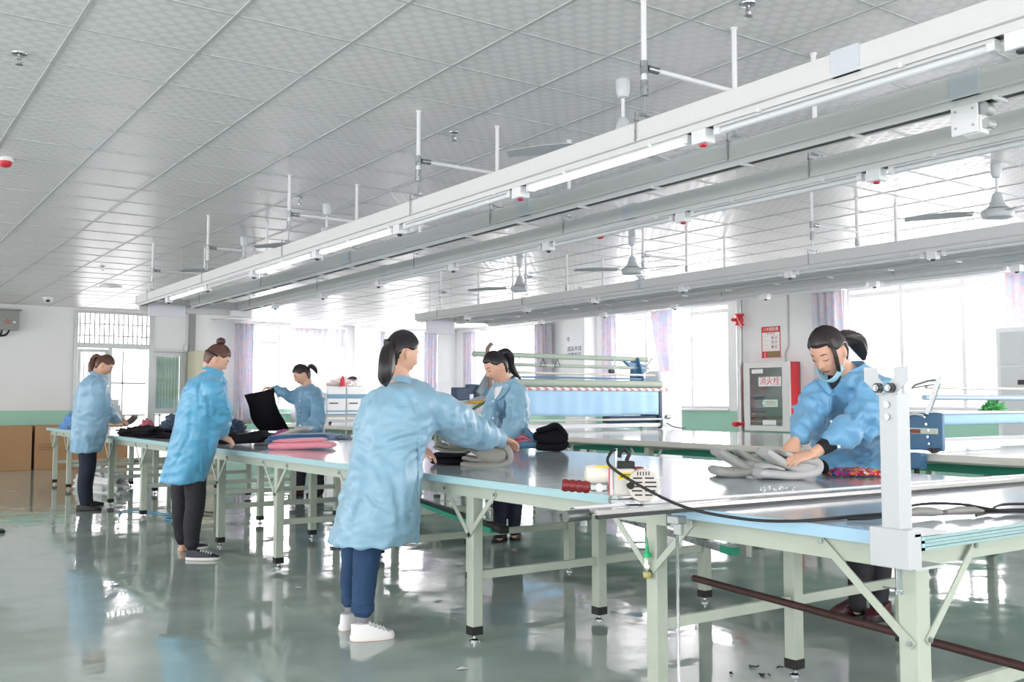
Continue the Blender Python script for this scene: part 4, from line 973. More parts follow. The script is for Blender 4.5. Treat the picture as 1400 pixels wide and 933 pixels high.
M_skin = mat('skin', 'DDAE94', .5, var=.05, vscale=14); M_skin.node_tree.nodes['Principled BSDF'].inputs['Subsurface Weight'].default_value = .12
M_skin.node_tree.nodes['Principled BSDF'].inputs['Subsurface Radius'].default_value = (.02, .008, .004)
M_skin2 = mat('skin_hand', 'C98F74', .5, var=.05, vscale=14)
def hairmat(name, c):
    m = mat(name, c, .38, bump=.0012, bscale=90, var=.25, vscale=30, spec=.5); return m
H_black = hairmat('black_hair', '231F22'); H_brown = hairmat('brown_hair', '5B3D32'); H_dark = hairmat('dark_brown_hair', '2D2526')
M_lip = mat('lips', 'B0504E', .45); M_lash = mat('lashes', '1F1614', .6)
def coatmat(name, c):
    m = bpy.data.materials.new(name); m.use_nodes = True; MATS[name] = m; nt = m.node_tree; b = nt.nodes['Principled BSDF']; cc = lin(c)
    tc = nt.nodes.new('ShaderNodeTexCoord'); n = nt.nodes.new('ShaderNodeTexNoise'); n.inputs['Scale'].default_value = 5; n.inputs['Detail'].default_value = 5; n.inputs['Distortion'].default_value = 1.2
    nt.links.new(tc.outputs['Object'], n.inputs['Vector'])
    mx = nt.nodes.new('ShaderNodeMix'); mx.data_type = 'RGBA'; mx.inputs[6].default_value = (*[x*.88 for x in cc], 1); mx.inputs[7].default_value = (*[min(1, x*1.12) for x in cc], 1)
    nt.links.new(n.outputs['Fac'], mx.inputs[0])
    # fine anti-static thread stripes
    wv = nt.nodes.new('ShaderNodeTexWave'); wv.inputs['Scale'].default_value = 32; wv.bands_direction = 'X'; nt.links.new(tc.outputs['Object'], wv.inputs['Vector'])
    m2 = nt.nodes.new('ShaderNodeMix'); m2.data_type = 'RGBA'; m2.blend_type = 'MULTIPLY'; m2.inputs[0].default_value = .0
    nt.links.new(mx.outputs[2], m2.inputs[6]); nt.links.new(wv.outputs['Color'], m2.inputs[7]); nt.links.new(m2.outputs[2], b.inputs['Base Color'])
    b.inputs['Roughness'].default_value = .40; b.inputs['Sheen Weight'].default_value = .25
    n2 = nt.nodes.new('ShaderNodeTexNoise'); n2.noise_type = 'RIDGED_MULTIFRACTAL'; n2.inputs['Scale'].default_value = 4.2; n2.inputs['Detail'].default_value = 4; n2.inputs['Distortion'].default_value = .8
    nt.links.new(tc.outputs['Object'], n2.inputs['Vector'])
    bp = nt.nodes.new('ShaderNodeBump'); bp.inputs['Distance'].default_value = .007; bp.inputs['Strength'].default_value = .7
    nt.links.new(n2.outputs['Fac'], bp.inputs['Height']); nt.links.new(bp.outputs[0], b.inputs['Normal'])
    return m
M_button = mat('white_button', 'ECEFF2', .3)

def coat(parent, A, rings, sleeves, m, voxel=.013, seed=0, folds=9, fold_amp=.035, aspect=.72, hem_open=True, wr=1.0, creases=()):
    """long work coat. A = wearer's right-hand direction; rings (uL, uR, v, d[, aspect]) from neck to hem;
    sleeves = lists of (u, v, d, half width)."""
    A = Vector(A).normalized(); B = Vector((0, 0, 1)).cross(A).normalized(); mb = MB(); sub = 5; n = 48; R = []
    rr = [tuple(r)+((aspect,) if len(r) < 5 else ()) for r in rings]; T = (len(rr)-1)*sub
    for k in range(T+1):
        uL, uR, v, d, asp = cat(rr, k/sub); c = J((uL+uR)/2, v, d); hw = (uR-uL)/2/FPX*d
        den = math.sqrt((A.dot(Rt))**2+(asp*B.dot(Rt))**2); a = hw/den; b = a*asp; t = k/T; row = []
        f = fold_amp*max(0, (t-.35)/.65)**1.2
        for i in range(n):
            th = 2*PI*i/n; g = 1+f*(math.sin(folds*th+seed+1.5*math.sin(th*2+seed))+.5*math.sin(folds*1.7*th+seed*2+t*2))
            row.append(c+A*math.cos(th)*a*g+B*math.sin(th)*b*g)
        R.append(row)
    mb.rings(R)
    hem = R[-1]; hz = sum(p.z for p in hem)/n
    L = [tube_px(mb, s) for s in sleeves]
    me = remesh(mb, voxel, 3, .5)
    elbows = [l[len(l)//2][0] for l in L]
    def fn(p):
        q = Vector(p); e = sum(math.exp(-((q-x).length/.13)**2) for x in elbows)
        wq = Vector((noise.noise(q*3.1+Vector((seed, 0, 0))), noise.noise(q*3.1+Vector((0, seed+3, 0))), noise.noise(q*3.1+Vector((0, 7, seed)))))
        w = q+wq*.10
        f1 = ridged(w, (7, 7, 2.6)); f2 = ridged(w+Vector((3, 1, seed)), (9, 9, 15)); f3 = noise.noise(w*24)
        return wr*(.018*(f1-.45)+(.009+.020*e)*(f2-.5)+.003*f3)
    displace(me, fn)
    if creases:
        b0 = BVHTree.FromPolygons([v.co.copy() for v in me.vertices], [p.vertices[:] for p in me.polygons]); S = []
        for cr_ in creases:
            dep, wid, pts = cr_[0], cr_[1], cr_[2:]; m_ = (len(pts)-1)*8
            for k in range(m_+1):
                q = cat([tuple(p) for p in pts], k/8); h = hit(b0, q[0], q[1], 0)
                if h is not None: t = k/m_; S.append((h.x, h.y, h.z, dep*(.25+.75*math.sin(PI*min(1, t*1.15+.08))), wid))
        if S:
            S = np.array(S); n_ = len(me.vertices); co = np.empty(n_*3); me.vertices.foreach_get('co', co); co = co.reshape(-1, 3); no = np.empty(n_*3); me.vertex_normals.foreach_get('vector', no); no = no.reshape(-1, 3)
            D = np.sqrt(((co[:, None, :]-S[None, :, :3])**2).sum(2)); k = D.argmin(1); d = D[np.arange(n_), k]; a = S[k, 3]; w_ = S[k, 4]
            co += no*(-a*np.exp(-(d/w_)**2)+.55*a*np.exp(-((d-2.1*w_)/w_)**2))[:, None]
            me.vertices.foreach_set('co', co.ravel()); me.update()
    if hem_open:
        bm = bmesh.new(); bm.from_mesh(me); bm.normal_update()
        dl = [f for f in bm.faces if f.calc_center_median().z < hz+.03 and f.normal.z < -.72]
        bmesh.ops.delete(bm, geom=dl, context='FACES'); bm.to_mesh(me); bm.free()
    bvh = BVHTree.FromPolygons([v.co.copy() for v in me.vertices], [p.vertices[:] for p in me.polygons])
    o = link_mesh(me, 'coat', m, parent)
    if hem_open: s = o.modifiers.new('cloth_thickness', 'SOLIDIFY'); s.thickness = .004; s.offset = -1
    return o, bvh, L
def hit(bvh, u, v, off):
    d = (J(u, v, 1)-EYE).normalized(); h = bvh.ray_cast(EYE, d)
    if h[0] is None: return None
    return h[0]-d*off
def strip(bvh, left, right, name, m, parent, off=.004, n=14, w=4, thick=.003):
    "cloth band lying on a garment between two sighted lines"
    vs = []; ok = True; last = None
    for k in range(n+1):
        a = cat(left, k*(len(left)-1)/n); b = cat(right, k*(len(right)-1)/n)
        for j in range(w+1):
            t = j/w; h = hit(bvh, a[0]+(b[0]-a[0])*t, a[1]+(b[1]-a[1])*t, off)
            if h is None or (last and (h-last).length > .12): h = last
            if h is None: return None
            vs.append(h); last = h
        last = vs[-w-1]
    mb = MB().add(vs, [(k*(w+1)+j, k*(w+1)+j+1, (k+1)*(w+1)+j+1, (k+1)*(w+1)+j) for k in range(n) for j in range(w)])
    o = mb.build(name, m, parent); o.data.polygons.foreach_set('use_smooth', [True]*len(o.data.polygons))
    s = o.modifiers.new('t', 'SOLIDIFY'); s.thickness = thick; s.offset = 0; return o
def button(bvh, u, v, parent, r=.008):
    h = hit(bvh, u, v, .006)
    if h: MB().cyl(h, h-(h-EYE).normalized()*.003, r, 12).build('button', M_button, parent)
def collar(parent, c, axis, r, m, hgt=.05, flare=1.25, flat=.85, A=None):
    axis = Vector(axis).normalized(); x, y, d = frame_of(axis); R = []; n = 28
    for t, k in ((-.3, 1.35), (0, 1.05), (.5, 1.0), (1, 1.06), (1.02, 1.14), (.45, 1.2), (-.25, 1.52)):
        R.append([c+d*hgt*t+(x*math.cos(a)+y*math.sin(a)*flat)*r*k*(1+.03*math.sin(3*a)) for a in [2*PI*i/n for i in range(n)]])
    mb = MB().rings(R, caps=False); o = mb.build('collar', m, parent, smooth=True); s = o.modifiers.new('t', 'SOLIDIFY'); s.thickness = .003; return o
def trousers(parent, legs, m, hips=None, voxel=.011, seed=0, wr=.6):
    mb = MB()
    for l in legs: tube_px(mb, l)
    me = remesh(mb, voxel, 2, .5)
    displace(me, lambda p: wr*(.006*(ridged(Vector(p)+Vector((seed, 0, 0)), (10, 10, 16))-.5)+.003*noise.noise(Vector(p)*20)))
    return link_mesh(me, 'trousers', m, parent)
def face(M, parent, bvh, eyes=True, closed=True):
    Mi = M.inverted(); R3 = M.to_3x3()
    def on(x, z, off=.0012):
        o = M @ Vector((x, .2, z)); d = (R3 @ Vector((0, -1, 0))).normalized(); h = bvh.ray_cast(o, d)
        return (h[0]-d*off) if h[0] is not None else M @ Vector((x, .09, z))
    for s in (-1, 1):
        MB().tube([on(s*(.017+.029*t), .026+.006*math.sin(PI*t*.8)-.004*t) for t in [i/6 for i in range(7)]], [.0012, .0022, .0026, .0026, .0022, .0017, .001], 6).build('eyebrow', M_lash, parent)
        MB().tube([on(s*(.018+.027*t), .001-.0045*math.sin(PI*t), .002) for t in [i/8 for i in range(9)]], [.0008, .0014, .0018, .002, .002, .002, .002, .0018, .0009], 6).build('eyelashes', M_lash, parent)
    vs = []; n = 10
    for i in range(n+1):
        t = i/n*2-1; x = .022*t; h = (1-t*t)
        for z in (-.0615+.0055*h-(.0015*math.exp(-(t*5)**2)), -.0635, -.0640, -.0645-.0065*h): vs.append(on(x, z, .0016+.0014*h*(1 if z not in (-.0635, -.0640) else .2)))
    mb = MB().add(vs, [(i*4+j, i*4+j+1, i*4+5+j, i*4+4+j) for i in range(n) for j in range(3)])
    o = mb.build('lips', M_lip, parent, smooth=True)
    return on
def body(parent, limbs, headM, hands, neck, m=None, voxel=.0058):
    mb = MB(); head_mesh(mb, headM)
    mb.tube(spline(neck[0], 3), neck[1], 16)
    for l in limbs: tube_px(mb, l, 12, 3)
    for h in hands: hand(mb, **h)
    me = remesh(mb, voxel, 1, .4)
    bvh = BVHTree.FromPolygons([v.co.copy() for v in me.vertices], [p.vertices[:] for p in me.polygons])
    o = link_mesh(me, 'body', m or M_skin, parent); return o, bvh
# ================================================================== the six women in light blue work coats
def CV(a, b, c=0.): return (Rt*a+fwv*b+Vector((0, 0, c))).normalized()
def FL(u, v, z=0.):
    d = J(u, v, 1)-EYE; return EYE+d*((z-EYE.z)/d.z)
CUFF = mat('black_rib_cuff', '1B1B20', .8)
def person(base, label, hc, hd, hk, hair, rings, sleeves, legs, shoes, style, hands, coatc, trouc, A, up=(0, 0, 1), aspect=.8, voxel=.013, seed=0, sock=None, jeans=False, skin=None, **kw):
    P = thing('person', base, label, 'person')
    HM = head_frame(J(*hc), hd, up, hk)
    cr = [((r[0]+r[1])/2, r[2], r[3], (r[1]-r[0])/2*.38) for r in rings[1:-1]]
    limbs = [cr]+[[(a, b, c, r*.5) for a, b, c, r in s] for s in sleeves]
    for l, sh in zip(legs, shoes):
        e = l[-1]; limbs.append([(rings[-3][0]*.5+rings[-3][1]*.5, rings[-3][2], rings[-3][3], l[0][3]*.5)]+[(a, b, c, r*.55) for a, b, c, r in l]+[(e[0]+sh[4], (e[1]+sh[1])/2+2, e[2], e[3]*.58), (e[0]+sh[4], sh[1]-4, e[2], e[3]*.62)])
    r0 = rings[0]; nb = J((rings[1][0]+rings[1][1])/2, rings[1][2]+4, rings[1][3]); hb = HM @ Vector((0, -.022, -.062))
    neck = ([nb, nb.lerp(hb, .5), hb, HM @ Vector((0, -.01, 0))], [.062*hk]*3+[.055*hk]*3+[.053*hk]*4)
    bo, bb = body(P, limbs, HM, hands, neck, skin)
    neck_r = [(r0[0], r0[1], r0[2], r0[3])]
    co, bvh, L = coat(P, A, rings, sleeves, coatc, voxel, seed, aspect=aspect, **kw)
    trousers(P, legs, trouc, seed=seed)
    for i, (u0, v0, u1, v1, dx) in enumerate(shoes):
        a, b = FL(u0, v0), FL(u1, v1); d = b-a; yaw = math.atan2(d.y, d.x); f = Vector((math.cos(yaw), math.sin(yaw), 0))
        shoe(P, a, yaw, style, min(.27, max(.23, d.length)))
        if jeans or sock:
            e = legs[i][-1]; c = J(e[0], e[1], e[2]); r = e[3]/FPX*e[2]
            if sock: MB().tube([J(e[0]+dx*.5, e[1]-4, e[2]), J(e[0]+dx, v0-8, e[2])], [r*.72, r*.68], 14).build('sock', sock, P, smooth=True)
            if jeans: MB().tube([c+Vector((0, 0, .028)), c+Vector((0, 0, .024)), c-Vector((0, 0, .012)), c-Vector((0, 0, .016))], [r*1.0, r*1.12, r*1.1, r*.95], 20).build('rolled_cuff', trouc, P, smooth=True)
    on = face(HM, P, bb)
    hair_cap(HM, hair, P, seed=seed)
    return P, HM, bvh, bb, on
C_light = coatmat('pale_blue_coat_cloth', '88B2C9'); C_mid = coatmat('blue_coat_cloth', '6FA9D0'); C_sky = coatmat('sky_blue_coat_cloth', '58A6CC'); C_dull = coatmat('dull_blue_coat_cloth', '74A3C0'); C_grey = coatmat('greyish_blue_coat_cloth', '86AFC9')
T_jeans = mat('blue_denim', '27466B', .8, var=.3, vscale=14, bump=.0015, bscale=120); T_black = mat('black_trouser_cloth', '222228', .75, var=.2); T_navy = mat('navy_trouser_cloth', '1B2335', .75, var=.15)
M_coll = mat('teal_collar_lining', '6FB4C8', .6)

# ---- woman nearest the camera, back turned, reaching right over the table
p3, H, bv, bb, on = person(tuple(FL(500, 870)), 'woman in pale blue coat and rolled jeans, back turned, reaching right', (549, 484, 5.3), CV(.80, .56, -.22), 1.02, H_black,
    [(533, 568, 520, 5.32), (514, 590, 531, 5.32), (494, 604, 550, 5.33), (485, 596, 582, 5.3), (479, 578, 622, 5.25), (470, 574, 662, 5.2), (459, 573, 702, 5.17), (447, 573, 741, 5.15)],
    [[(588, 556, 5.3, 25), (612, 571, 5.42, 27), (640, 587, 5.62, 23), (666, 597, 5.8, 18), (681, 600, 5.9, 12)], [(545, 560, 5.6, 20), (562, 588, 5.75, 16), (571, 606, 5.85, 12)]],
    [[(503, 715, 5.15, 22), (502, 760, 5.14, 19.5), (498, 795, 5.13, 17), (496, 833, 5.12, 14.5)], [(483, 715, 5.36, 18), (482, 760, 5.35, 16), (479, 795, 5.35, 14), (479, 822, 5.35, 11.5)]],
    [(479, 877, 538, 872, -1), (467, 864, 500, 852, 0)], 'sneaker',
    [dict(w=J(686, 600, 5.93), d=CV(.75, .55, -.30), nrm=CV(0, .2, 1), thumb=-1, curl=(.2, .35, .25)), dict(w=J(573, 611, 5.87), d=CV(.75, .25, -.42), nrm=CV(-.1, -.3, 1), thumb=1, curl=(.25, .3, .25))],
    C_light, T_jeans, Vector((0, -1, 0)), aspect=.85, voxel=.0125, seed=2, sock=mat('grey_sock', '8C8A92', .9), jeans=True, fold_amp=.028, folds=5, creases=[(.020, .016, (592, 600), (583, 618), (574, 645), (566, 690)), (.014, .014, (590, 596), (565, 597), (535, 606), (510, 622)), (.012, .013, (586, 608), (565, 620), (545, 640)), (.010, .012, (600, 590), (596, 575), (585, 560)),
     (.012, .014, (560, 540), (572, 565), (578, 592)), (.010, .011, (612, 560), (617, 575), (614, 592)), (.011, .012, (634, 570), (640, 584), (636, 598)), (.009, .010, (652, 580), (655, 592), (651, 603)), (.010, .018, (540, 660), (545, 700), (552, 738)), (.012, .018, (505, 650), (492, 690), (480, 732)),
     (.007, .010, (500, 672), (515, 690), (535, 700)), (.007, .010, (512, 700), (500, 715), (478, 722)), (.006, .009, (530, 685), (545, 700), (556, 722)), (.009, .012, (508, 545), (500, 575), (492, 600)), (.006, .01, (625, 600), (645, 605), (668, 608))])
MB().cyl(H @ Vector((.0, -.092, .034)), H @ Vector((.0, -.104, .030)), .026, 14).build('hair_tie', M_black, p3)
tail([H @ Vector((0, -.07, .035)), J(534, 474, 5.2), J(530, 488, 5.13), J(528, 504, 5.1), J(527, 517, 5.1), J(528, 528, 5.12)], (.018, .026, .044, .053, .052, .042, .010), H_black, p3, up=Vector((0, 1, 0)), flat=.7)
collar(p3, J(551, 522, 5.32), CV(.2, .05, 1), .080, C_light, .028)
strip(bv, [(571, 600), (572, 660), (571, 738)], [(574, 600), (576, 660), (575, 738)], 'front_edge', C_light, p3)
strip(bv, [(512, 548), (540, 556), (572, 552)], [(512, 549), (540, 557), (572, 553)], 'yoke_seam', C_light, p3)

# ---- second from left: bun, sky blue coat
p2, H, bv, bb, on = person(tuple(FL(262, 762)), 'woman with a hair bun in a long sky blue coat, second from left', (296, 491, 7.75), CV(.82, .42, -.55), 1.0, H_brown,
    [(285, 304, 506, 7.72), (268, 306, 513, 7.72), (252, 311, 530, 7.74), (243, 308, 560, 7.74), (235, 301, 595, 7.74), (228, 292, 625, 7.74), (219, 281, 660, 7.74)],
    [[(290, 531, 7.55, 15), (298, 550, 7.6, 15.5), (303, 570, 7.7, 15), (302, 585, 7.85, 12), (300, 594, 7.95, 8)], [(275, 540, 8.1, 12), (292, 570, 8.1, 10), (300, 590, 8.15, 7)]],
    [[(266, 645, 7.7, 16), (267, 690, 7.68, 13.5), (263, 715, 7.67, 12), (262, 744, 7.66, 10)], [(247, 645, 8.1, 14), (247, 690, 8.05, 12), (246, 715, 8.05, 10), (249, 738, 8.05, 8.5)]],
    [(254, 766, 300, 766, 0), (244, 754, 284, 750, 0)], 'canvas',
    [dict(w=J(302, 598, 7.98), d=CV(.85, .3, -.35), nrm=CV(.2, -.3, 1), thumb=-1, curl=(.4, .6, .4)), dict(w=J(302, 596, 8.2), d=CV(.85, .1, -.3), nrm=CV(0, 0, 1), thumb=1)],
    C_sky, T_black, Vector((.1, -1, 0)), aspect=.8, voxel=.015, seed=5, fold_amp=.05, folds=6, creases=[(.016, .016, (284, 545), (287, 575), (285, 600)), (.014, .018, (286, 600), (281, 625), (277, 655)), (.010, .016, (262, 560), (258, 600), (250, 650)), (.012, .014, (298, 560), (292, 575), (296, 588)), (.010, .014, (275, 520), (272, 545), (276, 570)), (.008, .012, (255, 600), (245, 625), (232, 650)), (.010, .012, (305, 560), (303, 572), (309, 580))])
tt = MB()
tt.sphere(H @ Vector((0, -.045, .138)), .038, 18, 12, (1, 1, .8)); tt.build('hair_bun', mat('bun_hair', '4A2B33', .45, bump=.003, bscale=70, var=.3, vscale=30), p2, smooth=True)
MB().tube([H @ Vector((x_, y_, .012+.03*math.sin(0))) for x_, y_ in [(.086*math.sin(a), -.004-.1*math.cos(a)) for a in [-1.5+3*i/14 for i in range(15)]]], .008, 8).build('hair_band', M_black, p2, smooth=True)
collar(p2, J(291, 508, 7.72), CV(.35, .05, 1), .074, C_sky, .026)
strip(bv, [(305, 515), (310, 560)], [(308, 515), (313, 560)], 'front_edge', C_sky, p2)
strip(bv, [(272, 618), (274, 645)], [(284, 616), (284, 643)], 'patch_pocket', C_sky, p2, off=.008)
MB().tube([J(309+2.2*math.sin(a), 598+5*math.cos(a), 8.03) for a in [2*PI*i/14 for i in range(15)]], .008, 8).build('bracelet', mat('rose_bracelet', 'C9A0A0', .5), p2, smooth=True)

# ---- farthest left: brown ponytail, glasses, black flats
p1, H, bv, bb, on = person(tuple(FL(118, 698)), 'woman with brown ponytail in a pale coat at the far left', (142, 500, 11.2), CV(.82, .30, -.60), 1.05, H_brown,
    [(127, 143, 512, 11.15), (117, 146, 517, 11.15), (105, 149, 530, 11.15), (101, 149, 555, 11.15), (99, 147, 580, 11.15), (97, 143, 600, 11.15), (96, 138, 619, 11.15)],
    [[(134, 531, 11.0, 12), (138, 548, 11.05, 12.5), (143, 562, 11.15, 11), (153, 570, 11.4, 8.5), (160, 574, 11.6, 6)], [(140, 535, 11.5, 8), (148, 560, 11.6, 7), (158, 570, 11.8, 5.5)]],
    [[(119, 605, 11.1, 12), (119, 640, 11.1, 10.5), (115, 665, 11.1, 9), (117, 688, 11.1, 7.5)], [(122, 605, 11.4, 11), (121, 640, 11.4, 9.5), (118, 665, 11.4, 8.5), (120, 686, 11.4, 7)]],
    [(104, 699, 142, 698, 1), (112, 693, 146, 690, 1)], 'flat',
    [dict(w=J(161, 575, 11.65), d=CV(.8, .3, -.25), nrm=CV(.1, -.4, 1), thumb=-1), dict(w=J(160, 571, 11.85), d=CV(.85, .2, -.2), nrm=CV(0, 0, 1), thumb=1)],
    C_grey, T_navy, Vector((0, -1, 0)), aspect=.8, voxel=.017, seed=8, fold_amp=.03, folds=6, sock=mat('pale_sock', 'D5D5DC', .9))
tail([H @ Vector((0, -.06, .06)), J(132, 487, 11.2), J(128, 491, 11.2), J(126, 499, 11.18), J(125, 507, 11.15), J(125, 513, 11.13)], (.02, .035, .046, .05, .042, .014), H_brown, p1)
collar(p1, J(133, 513, 11.15), CV(.35, .05, 1), .076, C_grey, .028)
gl = MB()
for s in (-1, 1): gl.tube([H @ Vector((s*.034+.024*math.cos(a), .094, -.002+.019*math.sin(a))) for a in [2*PI*i/16 for i in range(17)]], .0022, 5)
gl.tube([H @ Vector((.058, .092, 0)), H @ Vector((.079, .0, .0))], .0022, 5).tube([H @ Vector((-.058, .092, 0)), H @ Vector((-.079, .0, .0))], .0022, 5)
gl.build('glasses', M_galv, p1)

# ---- behind the table, facing left, holding up black cloth
p5, H, bv, bb, on = person(tuple(FL(412, 686)), 'woman in a dull blue coat holding up a large black cloth', (413, 513, 12.4), CV(-.80, -.30, -.42), 1.12, H_dark,
    [(410, 430, 528, 12.45), (403, 440, 534, 12.45), (402, 445, 548, 12.45), (404, 444, 575, 12.6), (404, 444, 598, 12.95), (404, 444, 618, 13.0), (404, 444, 634, 13.0)],
    [[(410, 544, 12.5, 9), (400, 543, 12.45, 8.5), (389, 539, 12.4, 8), (379, 534, 12.35, 6.5), (373, 532, 12.3, 5)], [(435, 550, 12.2, 10), (436, 570, 12.1, 10.5), (428, 583, 12.0, 10), (418, 584, 11.95, 7.5), (412, 584, 11.95, 5.5)]],
    [[(413, 622, 13.0, 9.5), (411, 650, 12.9, 7.5), (410, 672, 12.85, 6)], [(434, 622, 13.0, 9.5), (436, 650, 12.95, 7.5), (437, 672, 12.9, 6)]],
    [(414, 678, 392, 681, 0), (440, 677, 420, 679, 0)], 'maroon',
    [dict(w=J(373, 531.5, 12.3), d=CV(-.9, -.1, .1), nrm=CV(0, -.3, 1), thumb=1, curl=(.3, .6, .5)), dict(w=J(412, 584, 11.95), d=CV(-.7, -.3, -.3), nrm=CV(-.3, -.6, .8), thumb=-1, curl=(.3, .5, .4))],
    C_dull, T_black, Vector((.2, 1, 0)), aspect=.62, voxel=.017, seed=11, fold_amp=.02)
tail([H @ Vector((0, -.08, .03)), H @ Vector((0, -.13, .05)), H @ Vector((0, -.16, .0)), H @ Vector((0, -.16, -.06))], (.015, .035, .04, .032, .012), H_dark, p5)
collar(p5, J(421, 530, 12.45), CV(-.3, -.05, 1), .08, C_dull, .03)
strip(bv, [(413, 534), (409, 560), (408, 600)], [(415, 534), (411, 560), (410, 600)], 'front_placket', C_dull, p5)
for v_ in (548, 562, 582): button(bv, 410, v_, p5, .01)

# ---- middle, across the table, facing left and down
p4, H, bv, bb, on = person(tuple(FL(694, 748)), 'young woman with a high ponytail in a blue coat, behind the table', (678, 502, 7.95), CV(-.72, -.42, -.40), 1.06, H_black,
    [(680, 706, 523, 8.02), (672, 716, 529, 8.05), (667, 723, 545, 8.14), (664, 723, 575, 8.3), (666, 722, 603, 8.62), (668, 722, 630, 8.75), (668, 722, 655, 8.75)],
    [[(706, 541, 7.95, 14), (708, 560, 7.88, 15), (704, 580, 7.8, 15), (696, 592, 7.7, 11), (690, 599, 7.65, 8)], [(675, 546, 8.1, 11), (670, 568, 8.0, 10.5), (670, 588, 7.9, 9.5), (678, 600, 7.75, 7)]],
    [[(684, 642, 8.75, 13), (684, 690, 8.6, 10.5), (683, 730, 8.5, 8)], [(704, 642, 8.8, 13), (704, 690, 8.65, 10.5), (703, 726, 8.55, 8)]],
    [(690, 737, 671, 745, 0), (708, 734, 696, 747, 0)], 'flat',
    [dict(w=J(689, 600, 7.65), d=CV(-.5, -.5, -.3), nrm=CV(-.2, -.3, 1), thumb=-1), dict(w=J(679, 602, 7.72), d=CV(-.1, -.7, -.3), nrm=CV(0, -.2, 1), thumb=1)],
    C_light, T_navy, Vector((0, 1, 0)), aspect=.65, voxel=.0145, seed=14, fold_amp=.02, creases=[(.014, .013, (700, 545), (698, 570), (694, 590)), (.010, .012, (716, 545), (719, 575), (716, 600)), (.010, .011, (706, 575), (697, 582), (688, 584)), (.009, .011, (668, 550), (668, 575), (670, 592)), (.008, .011, (685, 550), (686, 570), (690, 590))])
tail([H @ Vector((0, -.05, .085)), J(690, 482, 8.02), J(696, 488, 8.04), J(697, 498, 8.06), J(703, 509, 8.08), J(712, 519, 8.1)], (.03, .048, .052, .044, .032, .008), H_black, p4)
collar(p4, J(694, 525, 8.03), CV(-.28, -.1, 1), .080, C_light, .032)
strip(bv, [(677, 530), (676, 538), (676, 546)], [(688, 528), (684, 538), (677, 546)], 'white_undershirt', mat('white_shirt', 'E8EAEC', .7), p4, off=.006)
strip(bv, [(674, 528), (675, 548), (673, 575), (671, 605)], [(677, 528), (678, 548), (676, 575), (674, 605)], 'front_placket', C_light, p4)
strip(bv, [(690, 524), (686, 536), (678, 548)], [(697, 526), (692, 538), (680, 548)], 'lapel', C_light, p4, off=.018, thick=.006)
strip(bv, [(682, 547), (682, 562)], [(690, 547), (690, 562)], 'chest_pocket', C_light, p4, off=.005)
for v_ in (549, 572): button(bv, 674, v_, p4, .008)

# ---- right: leaning over the table, mask under the chin
p6, H, bv, bb, on = person(tuple(FL(1170, 856)), 'woman with a face mask under her chin, leaning over folded grey bags', (1133, 481, 5.02), CV(-.66, -.50, -.52), 1.10, H_dark,
    [(1140, 1183, 509, 5.14), (1125, 1200, 516, 5.18), (1110, 1212, 532, 5.24), (1112, 1214, 562, 5.36), (1120, 1218, 600, 5.58), (1126, 1222, 628, 5.82), (1126, 1222, 680, 5.86), (1128, 1222, 715, 5.88)],
    [[(1188, 540, 5.05, 22), (1190, 560, 5.02, 24), (1178, 578, 4.97, 24), (1155, 592, 4.9, 18), (1140, 603, 4.87, 13.5)], [(1122, 535, 5.2, 19), (1110, 558, 5.15, 20), (1102, 578, 5.08, 18), (1094, 593, 5.0, 14)]],
    [[(1176, 700, 5.8, 22), (1175, 770, 5.68, 17), (1172, 828, 5.6, 11)], [(1202, 700, 5.86, 22), (1203, 770, 5.72, 17), (1201, 832, 5.62, 11)]],
    [(1184, 838, 1130, 845, 0), (1216, 842, 1176, 856, 0)], 'maroon',
    [dict(w=J(1112, 621, 4.85), d=CV(-.95, -.12, -.2), nrm=CV(-.1, -.5, 1), thumb=1, curl=(.2, .35, .3)), dict(w=J(1089, 600, 4.98), d=CV(-.42, -.1, -.5), nrm=CV(-.6, -.5, .6), thumb=-1, curl=(.45, .6, .45))],
    C_mid, T_black, Vector((.15, 1, 0)), aspect=.62, voxel=.0125, seed=17, fold_amp=.015, wr=1.25, creases=[(.020, .016, (1196, 575), (1180, 600), (1160, 618)), (.014, .012, (1185, 560), (1178, 575), (1165, 582)), (.013, .012, (1172, 555), (1166, 570), (1154, 580)), (.012, .011, (1150, 580), (1155, 592), (1163, 600)), (.012, .013, (1165, 545), (1170, 520), (1185, 512)), (.012, .012, (1110, 540), (1118, 552), (1120, 568)), (.012, .011, (1100, 560), (1108, 566), (1116, 580)), (.010, .011, (1094, 575), (1104, 582), (1108, 592)), (.012, .013, (1190, 615), (1172, 628), (1150, 634)), (.010, .012, (1160, 630), (1175, 636), (1195, 632)), (.010, .012, (1128, 540), (1128, 570), (1132, 600))])
tail([H @ Vector((0, -.095, .0)), H @ Vector((.0, -.13, .01)), J(1166, 462, 5.17), J(1173, 471, 5.2), J(1178, 482, 5.22), J(1181, 492, 5.24)], (.02, .036, .046, .05, .044, .03, .012), H_dark, p6)
